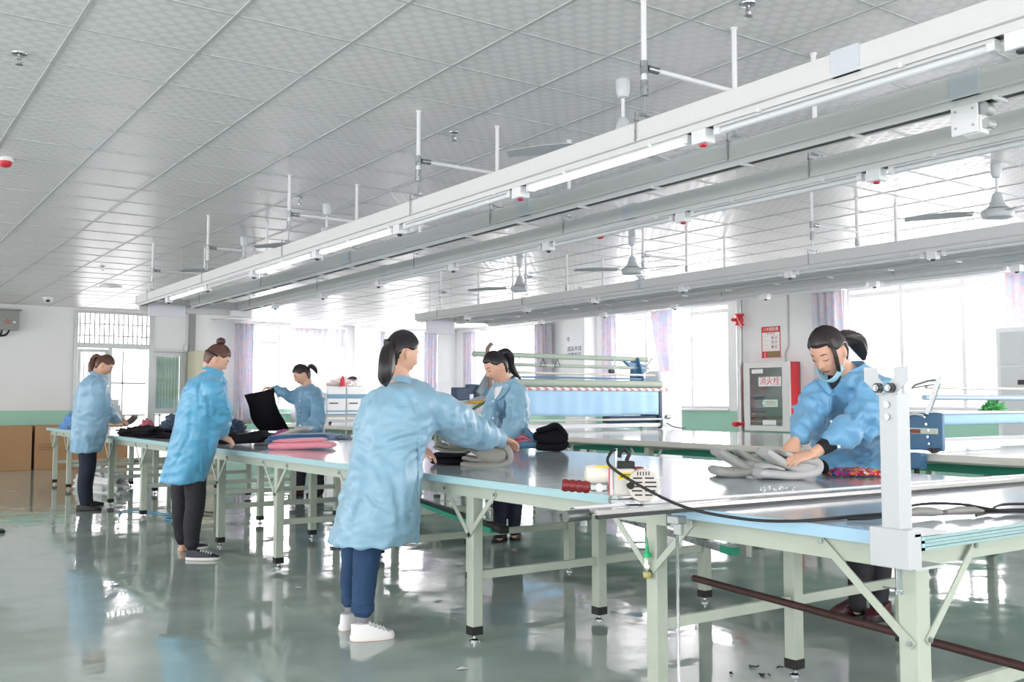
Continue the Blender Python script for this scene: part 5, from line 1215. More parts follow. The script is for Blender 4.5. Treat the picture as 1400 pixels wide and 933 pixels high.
# forearm skin and the black rib cuffs
MB().tube([J(1146, 598, 4.88), J(1140, 602, 4.875), J(1127, 611, 4.865), J(1122, 614, 4.86)], [.040, .046, .040, .036], 18).build('knit_cuff', CUFF, p6, smooth=True)
MB().tube([J(1122, 614, 4.86), J(1110, 622, 4.85)], [.030, .026], 14).build('wrist', M_skin, p6, smooth=True)
MB().tube([J(1095, 590, 5.0), J(1092, 597, 4.99)], [.046, .040], 18).build('knit_cuff', CUFF, p6, smooth=True)
collar(p6, J(1160, 510, 5.14), CV(-.4, -.2, 1), .088, C_mid, .035)
strip(bv, [(1131, 512), (1134, 524), (1138, 532)], [(1152, 508), (1147, 522), (1139, 532)], 'black_undershirt', M_black, p6, off=.008)
strip(bv, [(1152, 504), (1150, 520), (1138, 536)], [(1176, 502), (1162, 524), (1141, 538)], 'lapel', C_mid, p6, off=.024, thick=.006)
strip(bv, [(1118, 520), (1126, 532), (1134, 540)], [(1132, 512), (1132, 526), (1138, 536)], 'lapel', C_mid, p6, off=.020, thick=.006)
strip(bv, [(1135, 537), (1135, 570), (1138, 600), (1142, 640)], [(1141, 537), (1142, 570), (1145, 600), (1149, 640)], 'front_placket', C_mid, p6, off=.006)
for u_, v_ in ((1137, 577), (1147, 611)): button(bv, u_, v_, p6, .008)
vs = []
for j in range(4):
    t = j/3
    for i in range(13):
        a = -1.35+2.7*i/12; ca, sa = math.cos(a), math.sin(a)
        vs.append(H @ Vector((.068*sa*(1-.22*t), (.088-.006*t)*ca+.010-.022*t*t, -.098-.030*t+.050*abs(sa)**3*(1-.2*t))))
mb = MB().add(vs, [(j*13+i, j*13+i+1, (j+1)*13+i+1, (j+1)*13+i) for j in range(3) for i in range(12)])
mo = mb.build('face_mask', mat('mask_pale_blue', 'A9D6E4', .7), p6, smooth=True); s_ = mo.modifiers.new('t', 'SOLIDIFY'); s_.thickness = .002
for s in (-1, 1): MB().tube([H @ Vector((s*.068, .03, -.07)), H @ Vector((s*.080, .0, -.03)), H @ Vector((s*.078, -.02, .005))], .0015, 5).build('ear_loop', M_white, mo)

for k_ in range(3):
    a0 = -1.02-.07*k_
    MB().tube(spline([H @ Vector((-.066*math.sin(-a0)*1.0, .075*math.cos(a0)+.012, .075)), H @ Vector((-.083*math.sin(-a0), .075*math.cos(a0)+.02, .03)), H @ Vector((-.080*math.sin(-a0), .07*math.cos(a0)+.03, -.02-.01*k_)), H @ Vector((-.070*math.sin(-a0), .07*math.cos(a0)+.03, -.065-.006*k_))], 5), .0050, 6).build('hair_strand', H_dark, p6, smooth=True)
# ================================================================== garments and cloth on the tables
def cloth(name, c, rough=.85, bump=.0015): return mat(name, c, rough, bump=bump, bscale=90, var=.12, vscale=10, sheen=.3)
F_grey = cloth('grey_felt', '9B9C93'); F_lgrey = cloth('light_grey_felt', 'B9BBBA'); F_black = mat('black_felt', '111116', .9, bump=.0015, bscale=90, spec=.25); F_pink = cloth('pink_fabric', 'F29CAB')
F_rose = cloth('rose_fabric', 'D97787'); F_blue = cloth('denim_blue_fabric', '3D6C98'); F_dblue = cloth('dark_blue_fabric', '27425F'); F_bluegrey = cloth('teal_blue_fabric', '4F7D9D'); F_bright = cloth('bright_blue_fabric', '5B97D6')
def ribbon(mb, pts, d0, depth, sub=5, E=None, wob=.004, seed=0, taper=0.):
    "thick soft slab following a sighted profile; pts = (u, v, thickness px), running depth metres away from the viewer"
    E = Vector(E or fwv).normalized(); n = 20; R = []; T = (len(pts)-1)*sub; P = []
    for k in range(T+1):
        u, v, th = cat([tuple(p) for p in pts], k/sub); P.append((J(u, v, d0), th/FPX*d0))
    for k, (p, th) in enumerate(P):
        t = (P[min(k+1, T)][0]-P[max(k-1, 0)][0]).normalized(); nn = t.cross(E).normalized(); row = []
        edge = 1 if 0 < k < T else .55
        for i in range(n):
            a = 2*PI*i/n; ca, sa = math.cos(a), math.sin(a); x = math.copysign(abs(ca)**.35, ca); y = math.copysign(abs(sa)**.8, sa)
            q = p+E*(depth/2)*(1+x*(1-taper*k/T))+nn*y*th/2*edge
            q += nn*wob*noise.noise(Vector((q.x*9+seed, q.y*9, q.z*9)))
            row.append(q)
        R.append(row)
    mb.rings(R); return mb
def felt(name, label, cat_, d0, depth, profs, m, group=None, seed=0, seam=None):
    mb = MB()
    root = thing(name, J(profs[0][0][0], profs[0][0][1], d0)+fwv*depth/2, label, cat_, group)
    for i, pr in enumerate(profs): ribbon(MB(), pr, d0+.004*i, depth-.01*i, seed=seed+i).build('folded_layer' if i else 'outer_layer', m, root, smooth=True)
    return root
felt('folded_bag', 'large folded grey felt bag under the outstretched arm of the nearest woman', 'bag', 5.9, .34,
     [[(629, 636, 7), (655, 638, 8), (683, 637, 9), (697, 628, 10), (690, 612, 10), (672, 604, 10), (650, 604, 9), (636, 606, 8)],
      [(631, 627, 5), (648, 630, 5), (660, 630, 5)], [(640, 612, 6), (652, 621, 6), (661, 628, 5)], [(652, 622, 22), (668, 621, 30), (683, 621, 30), (692, 621, 18)], [(640, 610, 8), (655, 612, 12), (672, 612, 16)]], F_grey, 'grey felt bags')
felt('folded_bag', 'smaller folded grey felt bag resting on black cloth by the open left hand', 'bag', 6.08, .3,
     [[(592, 612, 5), (610, 618, 6), (630, 620, 7), (643, 613, 8), (632, 605, 7), (612, 602, 7), (600, 598, 6)], [(594, 607, 4), (606, 611, 4), (618, 613, 4)], [(612, 610, 12), (626, 611, 17), (638, 612, 12)]], F_grey, 'grey felt bags', 3)
felt('black_cloth', 'folded black cloth lying under the grey felt bags', 'cloth', 6.0, .28, [[(588, 631, 8), (605, 632, 9), (625, 632, 9), (642, 631, 8)], [(590, 624, 6), (610, 624, 7), (636, 624, 6)]], F_black)
felt('rose_cloth', 'folded rose pink cloth in front of the young woman with the high ponytail', 'cloth', 7.7, .2, [[(693, 607, 14), (702, 609, 15), (712, 608, 14), (718, 604, 11)], [(706, 600, 5), (716, 598, 6), (726, 603, 5)]], F_rose)
felt('folded_garment', 'black folded garment with a peaked corner at the far side of the table', 'garment', 7.6, .3,
     [[(733, 612, 10), (750, 612, 11), (768, 612, 11), (777, 605, 9)], [(730, 596, 9), (743, 600, 16), (758, 598, 24), (770, 600, 18), (777, 600, 8)], [(734, 590, 6), (748, 587, 8), (761, 583, 9), (770, 590, 8), (776, 598, 7)]], F_black)
felt('blue_cloth', 'teal blue cloth curling beside the black folded garment', 'cloth', 7.66, .18, [[(710, 609, 9), (722, 609, 10), (734, 609, 9)], [(717, 587, 6), (722, 591, 8), (727, 597, 8), (731, 603, 7)]], F_bluegrey)
felt('folded_bag', 'light grey felt bag under the hands of the woman with the mask', 'bag', 4.85, .26,
     [[(1040, 648, 13), (1062, 650, 13), (1090, 651, 13), (1118, 646, 14), (1122, 634, 13), (1105, 629, 13), (1088, 629, 12)],
      [(1050, 618, 11), (1064, 627, 12), (1080, 637, 12), (1096, 643, 11)], [(1075, 620, 8), (1092, 627, 9), (1108, 632, 9)], [(1042, 640, 6), (1056, 639, 6), (1074, 643, 5)], [(1088, 641, 18), (1102, 639, 26), (1116, 639, 24), (1124, 639, 14)]], F_lgrey, 'grey felt bags', 7)
felt('folded_bag', 'darker grey felt bag folded in a V, left of the bag being handled', 'bag', 5.02, .26,
     [[(981, 645, 13), (1002, 648, 13), (1022, 647, 13), (1040, 640, 12), (1045, 632, 9)], [(985, 618, 11), (1000, 627, 12), (1016, 636, 12), (1028, 641, 11)],
      [(1016, 619, 8), (1030, 627, 9), (1044, 632, 9)], [(1018, 639, 16), (1030, 638, 22), (1040, 637, 18)]], cloth('mid_grey_felt', 'A3A5A0'), 'grey felt bags', 9)
felt('black_roll', 'rolled black cloth between the light grey bag and the blue coat', 'cloth', 4.98, .16, [[(1098, 631, 10), (1113, 634, 16), (1127, 640, 19), (1130, 648, 10)]], F_black)
# bright printed textile in front of the coat
M_print = mat('bright_print', 'D84A5A', .8)
nt = M_print.node_tree; b_ = nt.nodes['Principled BSDF']; tc_ = nt.nodes.new('ShaderNodeTexCoord'); vo = nt.nodes.new('ShaderNodeTexVoronoi'); vo.inputs['Scale'].default_value = 55
nt.links.new(tc_.outputs['Object'], vo.inputs['Vector']); sp_ = nt.nodes.new('ShaderNodeSeparateColor'); nt.links.new(vo.outputs['Color'], sp_.inputs[0]); rp_ = nt.nodes.new('ShaderNodeValToRGB'); rp_.color_ramp.interpolation = 'CONSTANT'
for k_, (ps, c_) in enumerate(((0, 'D8322E'), (.18, 'E02E6E'), (.36, 'F0C84A'), (.5, '2E5A78'), (.64, 'E86A3A'), (.76, '7A5AA8'), (.88, 'E8E2DC'))):
    e_ = rp_.color_ramp.elements[k_] if k_ < 2 else rp_.color_ramp.elements.new(ps); e_.position = ps; e_.color = (*lin(c_), 1)
nt.links.new(sp_.outputs[0], rp_.inputs[0]); nt.links.new(rp_.outputs[0], b_.inputs['Base Color'])
def flatheap(name, label, u0, u1, v, d, hgt, depth, m, seed): 
    rb = thing(name, J((u0+u1)/2, v, d), label, 'cloth'); mb = MB(); n_ = 34; R_ = []
    for i in range(n_+1):
        t = i/n_; c = J(u0+(u1-u0)*t, v, d); c.z = ZT+.002; env = math.sin(PI*min(1, max(.02, t)))**.4; row = []
        for k in range(16):
            a = 2*PI*k/16; rr = 1+.5*noise.noise(Vector((t*9+seed, a*1.3, 0)))
            row.append(c+fwv*math.cos(a)*depth/2*env*rr+Vector((0, 0, max(0, .5+.5*math.sin(a))*hgt*env*rr)))
        R_.append(row)
    mb.rings(R_).build('cloth_fold', m, rb, smooth=True); return rb
flatheap('patterned_textile', 'crumpled multicoloured patterned textile in front of the masked woman', 1126, 1215, 649, 5.12, .045, .2, M_print, 3)
# middle of the table
felt('pink_cloth', 'long folded bright pink cloth near the front edge of the table', 'cloth', 7.95, .26, [[(366, 611, 8), (380, 611, 11), (405, 610, 11), (435, 609, 10), (453, 610, 7)], [(372, 604, 4), (400, 603, 5), (440, 602, 5)]], F_pink)
felt('blue_cloth', 'folded denim blue cloth lying behind the pink cloth', 'cloth', 8.7, .35, [[(362, 603, 7), (385, 600, 9), (420, 600, 9), (449, 599, 8)], [(366, 598, 4), (400, 596, 4), (446, 595, 4)]], F_blue)
felt('grey_cloth', 'grey cloth panel slanting over the blue cloth below the left hand', 'cloth', 9.6, .3, [[(372, 599, 5), (388, 594, 6), (404, 588, 6), (420, 586, 6)]], cloth('pale_grey_panel', 'B4B2AE'))
felt('black_roll', 'long black rolled cloth under the hands of the woman with the hair bun', 'cloth', 8.7, .3, [[(296, 602, 12), (312, 602, 13), (335, 600, 15), (352, 598, 17), (358, 602, 10)], [(290, 595, 8), (300, 594, 9), (312, 596, 8)]], F_black)
hc = thing('held_cloth', J(365, 592, 12.7), 'large black cloth held up by its top corner, its foot resting on the table', 'cloth')
lf = [(334, 541, 12.5), (340, 556, 12.55), (343, 572, 12.7), (350, 584, 12.85), (358, 591, 12.9)]; rg = [(374, 531, 12.3), (376, 546, 12.38), (381, 562, 12.5), (389, 576, 12.7), (395, 587, 12.9)]
vs = []; nn_, mm_ = 20, 16
for i in range(nn_+1):
    a = cat(lf, i*4/nn_); b = cat(rg, i*4/nn_)
    for j in range(mm_+1):
        t = j/mm_; vs.append(J(a[0]+(b[0]-a[0])*t, a[1]+(b[1]-a[1])*t, a[2]+(b[2]-a[2])*t+.06*math.sin(t*PI*1.5+i*.12)))
o = MB().add(vs, [(i*(mm_+1)+j, i*(mm_+1)+j+1, (i+1)*(mm_+1)+j+1, (i+1)*(mm_+1)+j) for i in range(nn_) for j in range(mm_)]).build('cloth_panel', F_black, hc, smooth=True)
s_ = o.modifiers.new('t', 'SOLIDIFY'); s_.thickness = .012
def heap(name, label, cat_, c, rx, ry, rz, m, seed=0, n=40, amp=.5):
    "crumpled pile of cloth"
    c = Vector(c); mb = MB(); R = []
    for i in range(n//2):
        t = PI*.5*(1-i/(n//2-1)); row = []
        for k in range(n):
            a = 2*PI*k/n; d = Vector((math.cos(a)*math.cos(t), math.sin(a)*math.cos(t), math.sin(t)))
            g = 1+amp*(ridged(d+Vector((seed, 0, 0)), (2.2, 2.2, 3))-.5)*.7+amp*.4*noise.noise(d*5+Vector((0, seed, 0)))
            row.append(c+Vector((d.x*rx*g, d.y*ry*g, max(0, d.z*rz*g))))
        R.append(row)
    mb.rings(R); o = mb.build(name, m, None, smooth=True, origin=tuple(c)); return tag(o, label, cat_)
heap('blue_bundle', 'crumpled bright blue work clothes piled at the far left end of the table', 'clothes', (3.15, 15.9, ZT+.001), .28, .5, .24, F_bright, 3)
heap('blue_bundle', 'dark blue folded jeans piled behind the held black cloth', 'clothes', (4.25, 12.6, ZT+.001), .22, .3, .17, F_dblue, 5)
heap('grey_shoe_sole', 'small grey crumpled piece beside the dark blue jeans pile', 'cloth', (3.95, 12.2, ZT+.001), .14, .12, .08, F_grey, 6)
heap('black_pile', 'wide flat pile of black garments in front of the woman at the far left', 'garments', (3.05, 11.7, ZT+.001), .26, 1.1, .10, F_black, 7)
heap('black_pile', 'second low pile of black cloth next to the hair-bun woman', 'garments', (3.0, 9.7, ZT+.001), .25, .45, .09, F_black, 8)
heap('blue_bundle', 'heap of slate blue cloth between the two left women', 'clothes', (3.75, 12.9, ZT+.001), .25, .45, .22, F_dblue, 9)
heap('pink_scrap', 'small pink cloth scrap beside the slate blue heap', 'cloth', (3.33, 13.0, ZT+.001), .09, .08, .16, F_rose, 10)
felt('grey_boot_form', 'dark grey padded form sticking up beside the hand of the far left woman', 'form', 12.0, .12, [[(168, 580, 6), (176, 576, 7), (183, 569, 6)]], cloth('brown_grey', '5B5854'))
heap('patterned_scraps', 'multicoloured cloth scraps on the table behind the pink cloth', 'cloth', (4.45, 9.75, ZT+.001), .16, .3, .05, mat('multicolour_scrap', '9FB2C4', .8, var=.6, vscale=40), 12)
heap('magenta_scrap', 'small magenta and teal scrap at the foot of the held black cloth', 'cloth', (4.4, 11.0, ZT+.001), .12, .08, .06, mat('magenta_scrap', 'B04A86', .8, var=.5, vscale=40), 13)

# ================================================================== along the left wall
M_card = mat('brown_cardboard', 'B08A63', .8, var=.06, vscale=3); M_tape = mat('packing_tape', 'A77F58', .3)
for i, (x0, x1, lb) in enumerate(((1.75, 3.0, 'plain brown carton at the left edge of the picture'), (3.05, 3.95, 'printed brown carton, middle of the row by the left wall'), (4.0, 4.68, 'right-hand brown carton behind the legs of the far left woman'))):
    b = thing('carton', ((x0+x1)/2, 19.9, 0), lb, 'carton', 'cartons by the left wall')
    MB().box(x0, x1, 19.6, 20.25, .001, .80).build('box_body', M_card, b, bevel=.006)
    MB().box(x0+.01, (x0+x1)/2-.003, 19.6, 20.24, .80, .806).build('flap', M_card, b); MB().box((x0+x1)/2+.003, x1-.01, 19.6, 20.24, .80, .806).build('flap', M_card, b)
    MB().box(x0+.02, x1-.02, 19.597, 19.6, .40, .404).build('crease', mat('card_crease', '94714F', .8), b)
    if i == 1:
        for k in range(4): MB().box(3.12, 3.12+(.22, .28, .2, .24)[k], 19.597, 19.6, .36+.035*k-.06*(k < 0), .367+.035*k).build('printed_line', mat('ink_brown', '6D5138', .8), b)
# white plastic-wrapped rolls on the floor under the far part of the table
heap('plastic_bundle', 'crumpled clear white plastic wrapping on the floor under the far table', 'plastic', (3.2, 14.9, 0.001), .30, 1.1, .28, mat('white_plastic_film', 'DDE1DF', .3), 14, amp=.35)
eb = thing('switch_box', (2.62, 20.2, 2.6), 'grey electrical switch box high on the left wall, with a warning sticker', 'electrical box')
MB().box(2.3, 2.80, 20.08, 20.30, 2.58, 2.95).build('cabinet', mat('box_grey', '8E918C', .4), eb, bevel=.008); MB().box(2.28, 2.84, 20.04, 20.30, 2.95, 2.97).build('rain_hood', MATS['box_grey'], eb)
MB().box(2.44, 2.455, 20.075, 20.08, 2.6, 2.93).build('door_edge', M_galv, eb)
MB().prism([(2.55, 20.076, 2.70), (2.65, 20.076, 2.70), (2.60, 20.076, 2.785)], (0, .004, 0)).build('warning_triangle', M_red, eb)
MB().prism([(2.572, 20.072, 2.712), (2.628, 20.072, 2.712), (2.60, 20.072, 2.762)], (0, .004, 0)).build('triangle_inner', MATS['box_grey'], eb)
MB().box(2.69, 2.74, 20.074, 20.08, 2.71, 2.745).build('white_label', M_white, eb)
for k in range(2): MB().tube(spline([(2.65-.12*k, 20.2, 2.58), (2.6-.1*k, 20.2, 2.5), (2.5-.08*k, 20.2, 2.47), (2.4-.05*k, 20.2, 2.5), (2.2, 20.2, 2.53)], 6), .018, 8).build('cable', M_black, eb, smooth=True)
cb = thing('cream_cabinet', (6.15, 20.1, 0), 'cream metal cabinet behind the woman with the hair bun', 'cabinet')
MB().box(5.97, 6.55, 19.85, 20.25, .001, 2.28).build('body', mat('cream_metal', 'CFCDB4', .5), cb, bevel=.006); MB().box(6.0, 6.52, 19.84, 19.85, .1, 2.24).build('door', MATS['cream_metal'], cb)
wc = thing('white_cabinet', (9.9, 20.9, 0), 'tall white metal office cabinet with bags piled on top, at the far wall', 'cabinet')
for x0, x1 in ((9.3, 9.78), (9.8, 10.3)):
    MB().box(x0, x1, 20.75, 21.2, .001, 1.6).build('cabinet_body', M_white, wc, bevel=.005)
    q = MB().box(x0+.02, x1-.02, 20.735, 20.75, .08, 1.56).build('door', M_alu, wc); MB().box(x0+.06, x0+.28, 20.725, 20.735, 1.20, 1.225).build('door_label', M_dark, q)
heap('white_bags', 'white plastic bags heaped on the white cabinet', 'bags', (9.85, 20.95, 1.601), .45, .2, .2, mat('white_bag', 'E6DCDA', .6), 15)
heap('red_bag', 'small red bag among the white bags on the cabinet', 'bag', (9.68, 20.72, 1.602), .06, .05, .24, M_red, 16, amp=.3)
heap('black_bag', 'small black bag lying on the white bags', 'bag', (10.0, 20.85, 1.78), .12, .08, .06, M_black, 17, amp=.3)
# ================================================================== curtains
def curtain_mat(name, base, cols, dens=.5):
    m = bpy.data.materials.new(name); m.use_nodes = True; MATS[name] = m; nt = m.node_tree; b = nt.nodes['Principled BSDF']
    tc = nt.nodes.new('ShaderNodeTexCoord'); v = nt.nodes.new('ShaderNodeTexVoronoi'); v.inputs['Scale'].default_value = 16; nt.links.new(tc.outputs['Object'], v.inputs['Vector'])
    r = nt.nodes.new('ShaderNodeValToRGB'); r.color_ramp.interpolation = 'CONSTANT'; e = r.color_ramp.elements; e[0].color = (*lin(base), 1); e[1].position = .35; e[1].color = (*lin(cols[0]), 1)
    for i, c in enumerate(cols[1:]): k = e.new(.52+.16*i); k.color = (*lin(c), 1)
    nt.links.new(v.outputs['Color'], r.inputs[0]); nt.links.new(r.outputs[0], b.inputs['Base Color']); b.inputs['Roughness'].default_value = .8
    b.inputs['Transmission Weight'].default_value = 0.; b.inputs['Subsurface Weight'].default_value = 0
    tr = nt.nodes.new('ShaderNodeBsdfTranslucent'); mx = nt.nodes.new('ShaderNodeMixShader'); mx.inputs[0].default_value = .35
    nt.links.new(r.outputs[0], tr.inputs[0]); nt.links.new(b.outputs[0], mx.inputs[1]); nt.links.new(tr.outputs[0], mx.inputs[2]); nt.links.new(mx.outputs[0], nt.nodes['Material Output'].inputs[0])
    return m
CM = curtain_mat('patterned_curtain', 'D9D6E0', ['D0CCDA', 'DECFD2', 'CCD4DE']); CS = curtain_mat('sheer_curtain', 'E6E8EC', ['E6E8EC', 'DCE0E8', 'E8E0E4'])
def curtain(axis, pos, a, b, z0, z1, m, label, waves=7, gather=0., a2=None, b2=None, steps=None):
    r = thing('curtain', ((pos, (a+b)/2, z0) if axis == 'x' else ((a+b)/2, pos, z0)), label, 'curtain', 'window curtains')
    n, k = waves*10, 16; vs = []
    for j in range(k+1):
        t = j/k; z = z1+(z0-z1)*t; aa = a+((a2 if a2 is not None else a)-a)*t**1.3; bb = b+((b2 if b2 is not None else b)-b)*t**1.3
        for i in range(n+1):
            s = i/n; u = aa+(bb-aa)*s; off = (.035*math.sin(2*PI*waves*s+.6*math.sin(t*3))+.012*math.sin(2*PI*waves*2.3*s+t*2))*(1-.2*t)
            vs.append((pos+off, u, z) if axis == 'x' else (u, pos+off, z))
    o = MB().add(vs, [(j*(n+1)+i, j*(n+1)+i+1, (j+1)*(n+1)+i+1, (j+1)*(n+1)+i) for j in range(k) for i in range(n)]).build('drape', m, r, smooth=True)
    s_ = o.modifiers.new('t', 'SOLIDIFY'); s_.thickness = .003
    A = (pos, a-.03, z1+.02) if axis == 'x' else (a-.03, pos, z1+.02); B = (pos, b+.03, z1+.02) if axis == 'x' else (b+.03, pos, z1+.02)
    MB().cyl(A, B, .009, 8).build('curtain_rail', M_alu, r)
    W_ = WALL_X if axis == 'x' else WALL_Y
    for u in (a, b): MB().bar((pos, u, z1+.02) if axis == 'x' else (u, pos, z1+.02), (W_, u, z1+.02) if axis == 'x' else (u, W_, z1+.02), .012).build('rail_bracket', M_alu, r)
    return r
curtain('y', 21.42, 7.36, 7.80, .75, 3.02, CM, 'lavender patterned curtain at the left edge of the far window', 4)
curtain('y', 21.42, 8.72, 9.62, .8, 2.98, CS, 'white sheer curtain hanging across the far window', 6)
curtain('y', 21.42, 9.62, 10.1, 2.55, 2.98, CS, 'short hitched-up end of the white sheer curtain', 3)
curtain('y', 21.42, 10.95, 11.15, 1.2, 2.98, CS, 'thin white curtain beside the far column', 3)
curtain('y', 21.05, 12.05, 12.4, .75, 2.98, CM, 'patterned curtain in the far right corner behind the nearest woman', 4)
curtain('x', 12.86, 20.0, 20.5, .95, 2.98, CM, 'patterned curtain nearest the corner on the window wall', 4)
curtain('x', 12.86, 16.9, 17.5, .95, 2.98, CM, 'patterned curtain left of the paper notice', 5)
curtain('x', 12.8, 14.7, 15.1, .95, 2.98, CM, 'narrow patterned curtain above the right part of the spreader', 4)
curtain('x', 12.8, 13.1, 13.65, .9, 2.98, CM, 'patterned curtain tapering to a point, right of the spreader', 4, a2=13.05, b2=13.15)
curtain('x', 12.84, 9.4, 9.95, 1.5, 2.98, CM, 'patterned curtain hanging above the woman with the mask', 4)
curtain('x', 12.84, 6.3, 6.82, .95, 2.98, CM, 'patterned curtain at the right edge of the picture', 4)
# ================================================================== on the right wall
XW = WALL_X
nt_ = thing('paper_notice', (12.69, 15.9, 2.1), 'white paper notice with rows of dark characters on the wall column', 'notice')
nt_.location = (12.695, 15.88, 2.15); ORG[nt_.name] = Vector((12.695, 15.88, 2.15))
MB().box(12.692, 12.699, 15.62, 16.15, 2.1, 2.72).build('paper', mat('notice_paper', 'E4E6EA', .6), nt_)
M_ink = mat('navy_ink', '2B3560', .6)
tm = lambda y, z: planeM((12.6905, y, z), (0, -1, 0), (0, 0, 1))
text('characters', '仓', .11, tm(16.08, 2.56), M_ink, nt_); text('characters', '成品半成', .115, tm(15.88, 2.35), M_ink, nt_, xs=1.05); text('characters', '待整检区', .115, tm(15.88, 2.22), M_ink, nt_, xs=1.05)
po = thing('fire_notice', (12.985, 10.92, 1.97), 'red and white fire safety notice above the hydrant cabinet', 'poster')
MB().box(12.985, 12.998, 10.72, 11.12, 1.98, 2.52).build('sheet', mat('poster_white', 'ECE6E4', .5), po)
for nm, y0, y1, z0, z1, mm in (('red_header', 10.72, 11.12, 2.42, 2.52, M_red), ('red_border', 11.105, 11.12, 1.98, 2.42, M_red), ('red_border', 10.72, 10.735, 1.98, 2.42, M_red), ('red_phone_square', 11.0, 11.105, 1.99, 2.1, M_red), ('brown_panel', 10.735, 11.0, 1.99, 2.1, mat('olive_brown', '8C7B55', .6))):
    MB().box(12.9835, 12.986, y0, y1, z0, z1).build(nm, mm, po)
M_wink = mat('white_ink', 'F4F2F0', .5); M_kink = mat('black_ink', '2A2426', .6)
tp = lambda y, z: planeM((12.983, y, z), (0, -1, 0), (0, 0, 1))
text('header_lettering', '119消防通', .072, tp(10.92, 2.47), M_wink, po); text('phone_lettering', '(', .1, tp(11.05, 2.045), M_wink, po)
text('table_lettering', '安 全 责 任', .034, tp(10.92, 2.395), M_kink, po)
for i in range(3): text('table_lettering', ('孙 1F', '刘 1F', '林 1F')[i], .055, tp(10.85, 2.32-.075*i), M_kink, po)
for i in range(4): MB().box(12.9832, 12.9852, 10.74, 11.1, 2.355-.075*i, 2.358-.075*i).build('rule', mat('grey_rule', 'A9A4A4', .6), po)
hy = thing('hydrant_cabinet', (12.85, 10.8, .75), 'red fire hydrant cabinet with a white framed glass door on the right wall', 'fire cabinet')
y0, y1, z0, z1 = 10.32, 11.29, .76, 1.90
cs_m = MB().box(12.74, 12.75, y0, y1, z0, z1)
MB().box(12.97, 12.985, y0, y1, z0, z1).build('back_panel', M_galv, hy)
for nm, b in (('side_panel', (12.74, 12.975, y0, y0+.012, z0, z1)), ('side_panel', (12.74, 12.975, y1-.012, y1, z0, z1)), ('top_panel', (12.74, 12.975, y0, y1, z1-.012, z1)), ('bottom_panel', (12.74, 12.975, y0, y1, z0, z0+.012))): MB().box(*b).build(nm, M_red, hy)
dm = MB()
for b in ((y0, y0+.16, z0, z1), (y1-.12, y1, z0, z1), (y0+.16, y1-.12, z1-.09, z1), (y0+.16, y1-.12, z0, z0+.09)): dm.box(12.715, 12.74, *b)
dd = dm.build('door', mat('door_frame_white', 'D4D5D2', .35), hy, bevel=.004)
MB().box(12.724, 12.729, y0+.16, y1-.12, z0+.09, z1-.09).build('door_glass', glass('hydrant_glass', (.80, .86, .84), .16), dd)
MB().cyl((12.94, 10.75, 1.15), (12.86, 10.75, 1.15), .2, 24).build('hose_reel', mat('hose_grey', '9BA59D', .6), hy, smooth=True)
MB().cyl((12.80, 10.55, .85), (12.85, 10.42, 1.3), .025, 10).build('white_nozzle', M_white, hy, smooth=True)
MB().cyl((12.9, 11.0, 1.5), (12.82, 11.0, 1.5), .06, 14).build('red_valve', M_red, hy, smooth=True)
th = lambda y, z, x=12.7225: planeM((x, y, z), (0, -1, 0), (0, 0, 1))
q = MB().box(12.7215, 12.724, 10.50, 10.98, 1.50, 1.66).build('name_plate', mat('plate_mint', 'BFE0CF', .4), dd); MB().box(12.7205, 12.7216, 10.515, 10.965, 1.512, 1.648).build('plate_face', mat('plate_white', 'E9E4E6', .4), dd)
text('lettering', '消火栓', .148, th(10.74, 1.58, 12.7200), mat('crimson_ink', 'C8324A', .5), dd, xs=.97)
MB().prism([(12.7215, 10.58, 1.16), (12.7215, 10.87, 1.16), (12.7215, 10.91, 1.22), (12.7215, 10.87, 1.28), (12.7215, 10.58, 1.28)], (.002, 0, 0)).build('arrow_plate', MATS['plate_mint'], dd)
text('lettering', '↑安全出口', .045, th(10.73, 1.235, 12.7208), MATS['crimson_ink'], dd); MB().box(12.7206, 12.7214, 10.62, 10.86, 1.19, 1.198).build('plate_rule', M_red, dd)
MB().box(12.7215, 12.724, 10.88, 11.12, 1.72, 1.79).build('white_label', M_white, dd); MB().box(12.7215, 12.724, 10.95, 11.1, 1.815, 1.835).build('white_label', M_white, dd); MB().box(12.7215, 12.724, 10.62, 10.78, 1.815, 1.835).build('white_label', M_white, dd)
MB().box(12.7215, 12.724, 10.62, 10.90, .86, .94).build('white_label', M_white, dd)
sp = thing('sprinkler_riser', (12.86, 11.5, 0), 'grey vertical riser pipe with red valve fittings beside the hydrant cabinet', 'pipe')
sy = 11.5
MB().cyl((12.86, sy, .001), (12.86, sy, CEIL-.002), .055, 18).build('pipe', M_galv, sp, smooth=True)
MB().lathe((12.86, sy, 2.66), [(.085, -.09), (.085, -.07), (.06, -.06), (.075, .0), (.06, .06), (.085, .08), (.085, .11)], 16).build('red_valve', M_red, sp, smooth=True)
MB().bar((12.78, sy-.03, 2.7), (12.72, sy-.18, 2.52), .02, .05).cyl((12.76, sy, 2.66), (12.68, sy, 2.66), .03, 10).build('valve_lever', M_red, sp)
MB().lathe((12.86, sy, 1.9), [(.062, -.02), (.062, .02)], 16).build('pipe_coupling', M_galv, sp, smooth=True)
MB().cyl((12.80, sy, .86), (12.68, sy, .86), .04, 12).cyl((12.86, sy-.1, .86), (12.86, sy+.14, .86), .05, 12).build('red_branch', M_red, sp, smooth=True)
MB().tube(spline([(12.985, 10.56, CEIL), (12.985, 10.56, 2.3), (12.98, 10.57, 2.15), (12.97, 10.62, 2.05), (12.97, 10.62, 1.905)], 5), .014, 8).build('cable_conduit', M_galv, None, smooth=True, tags=('thin grey conduit dropping from the ceiling to the hydrant cabinet', 'conduit'))
cp = thing('call_point', (12.43, 21.3, 1.55), 'small square red fire call point on the far corner column', 'alarm')
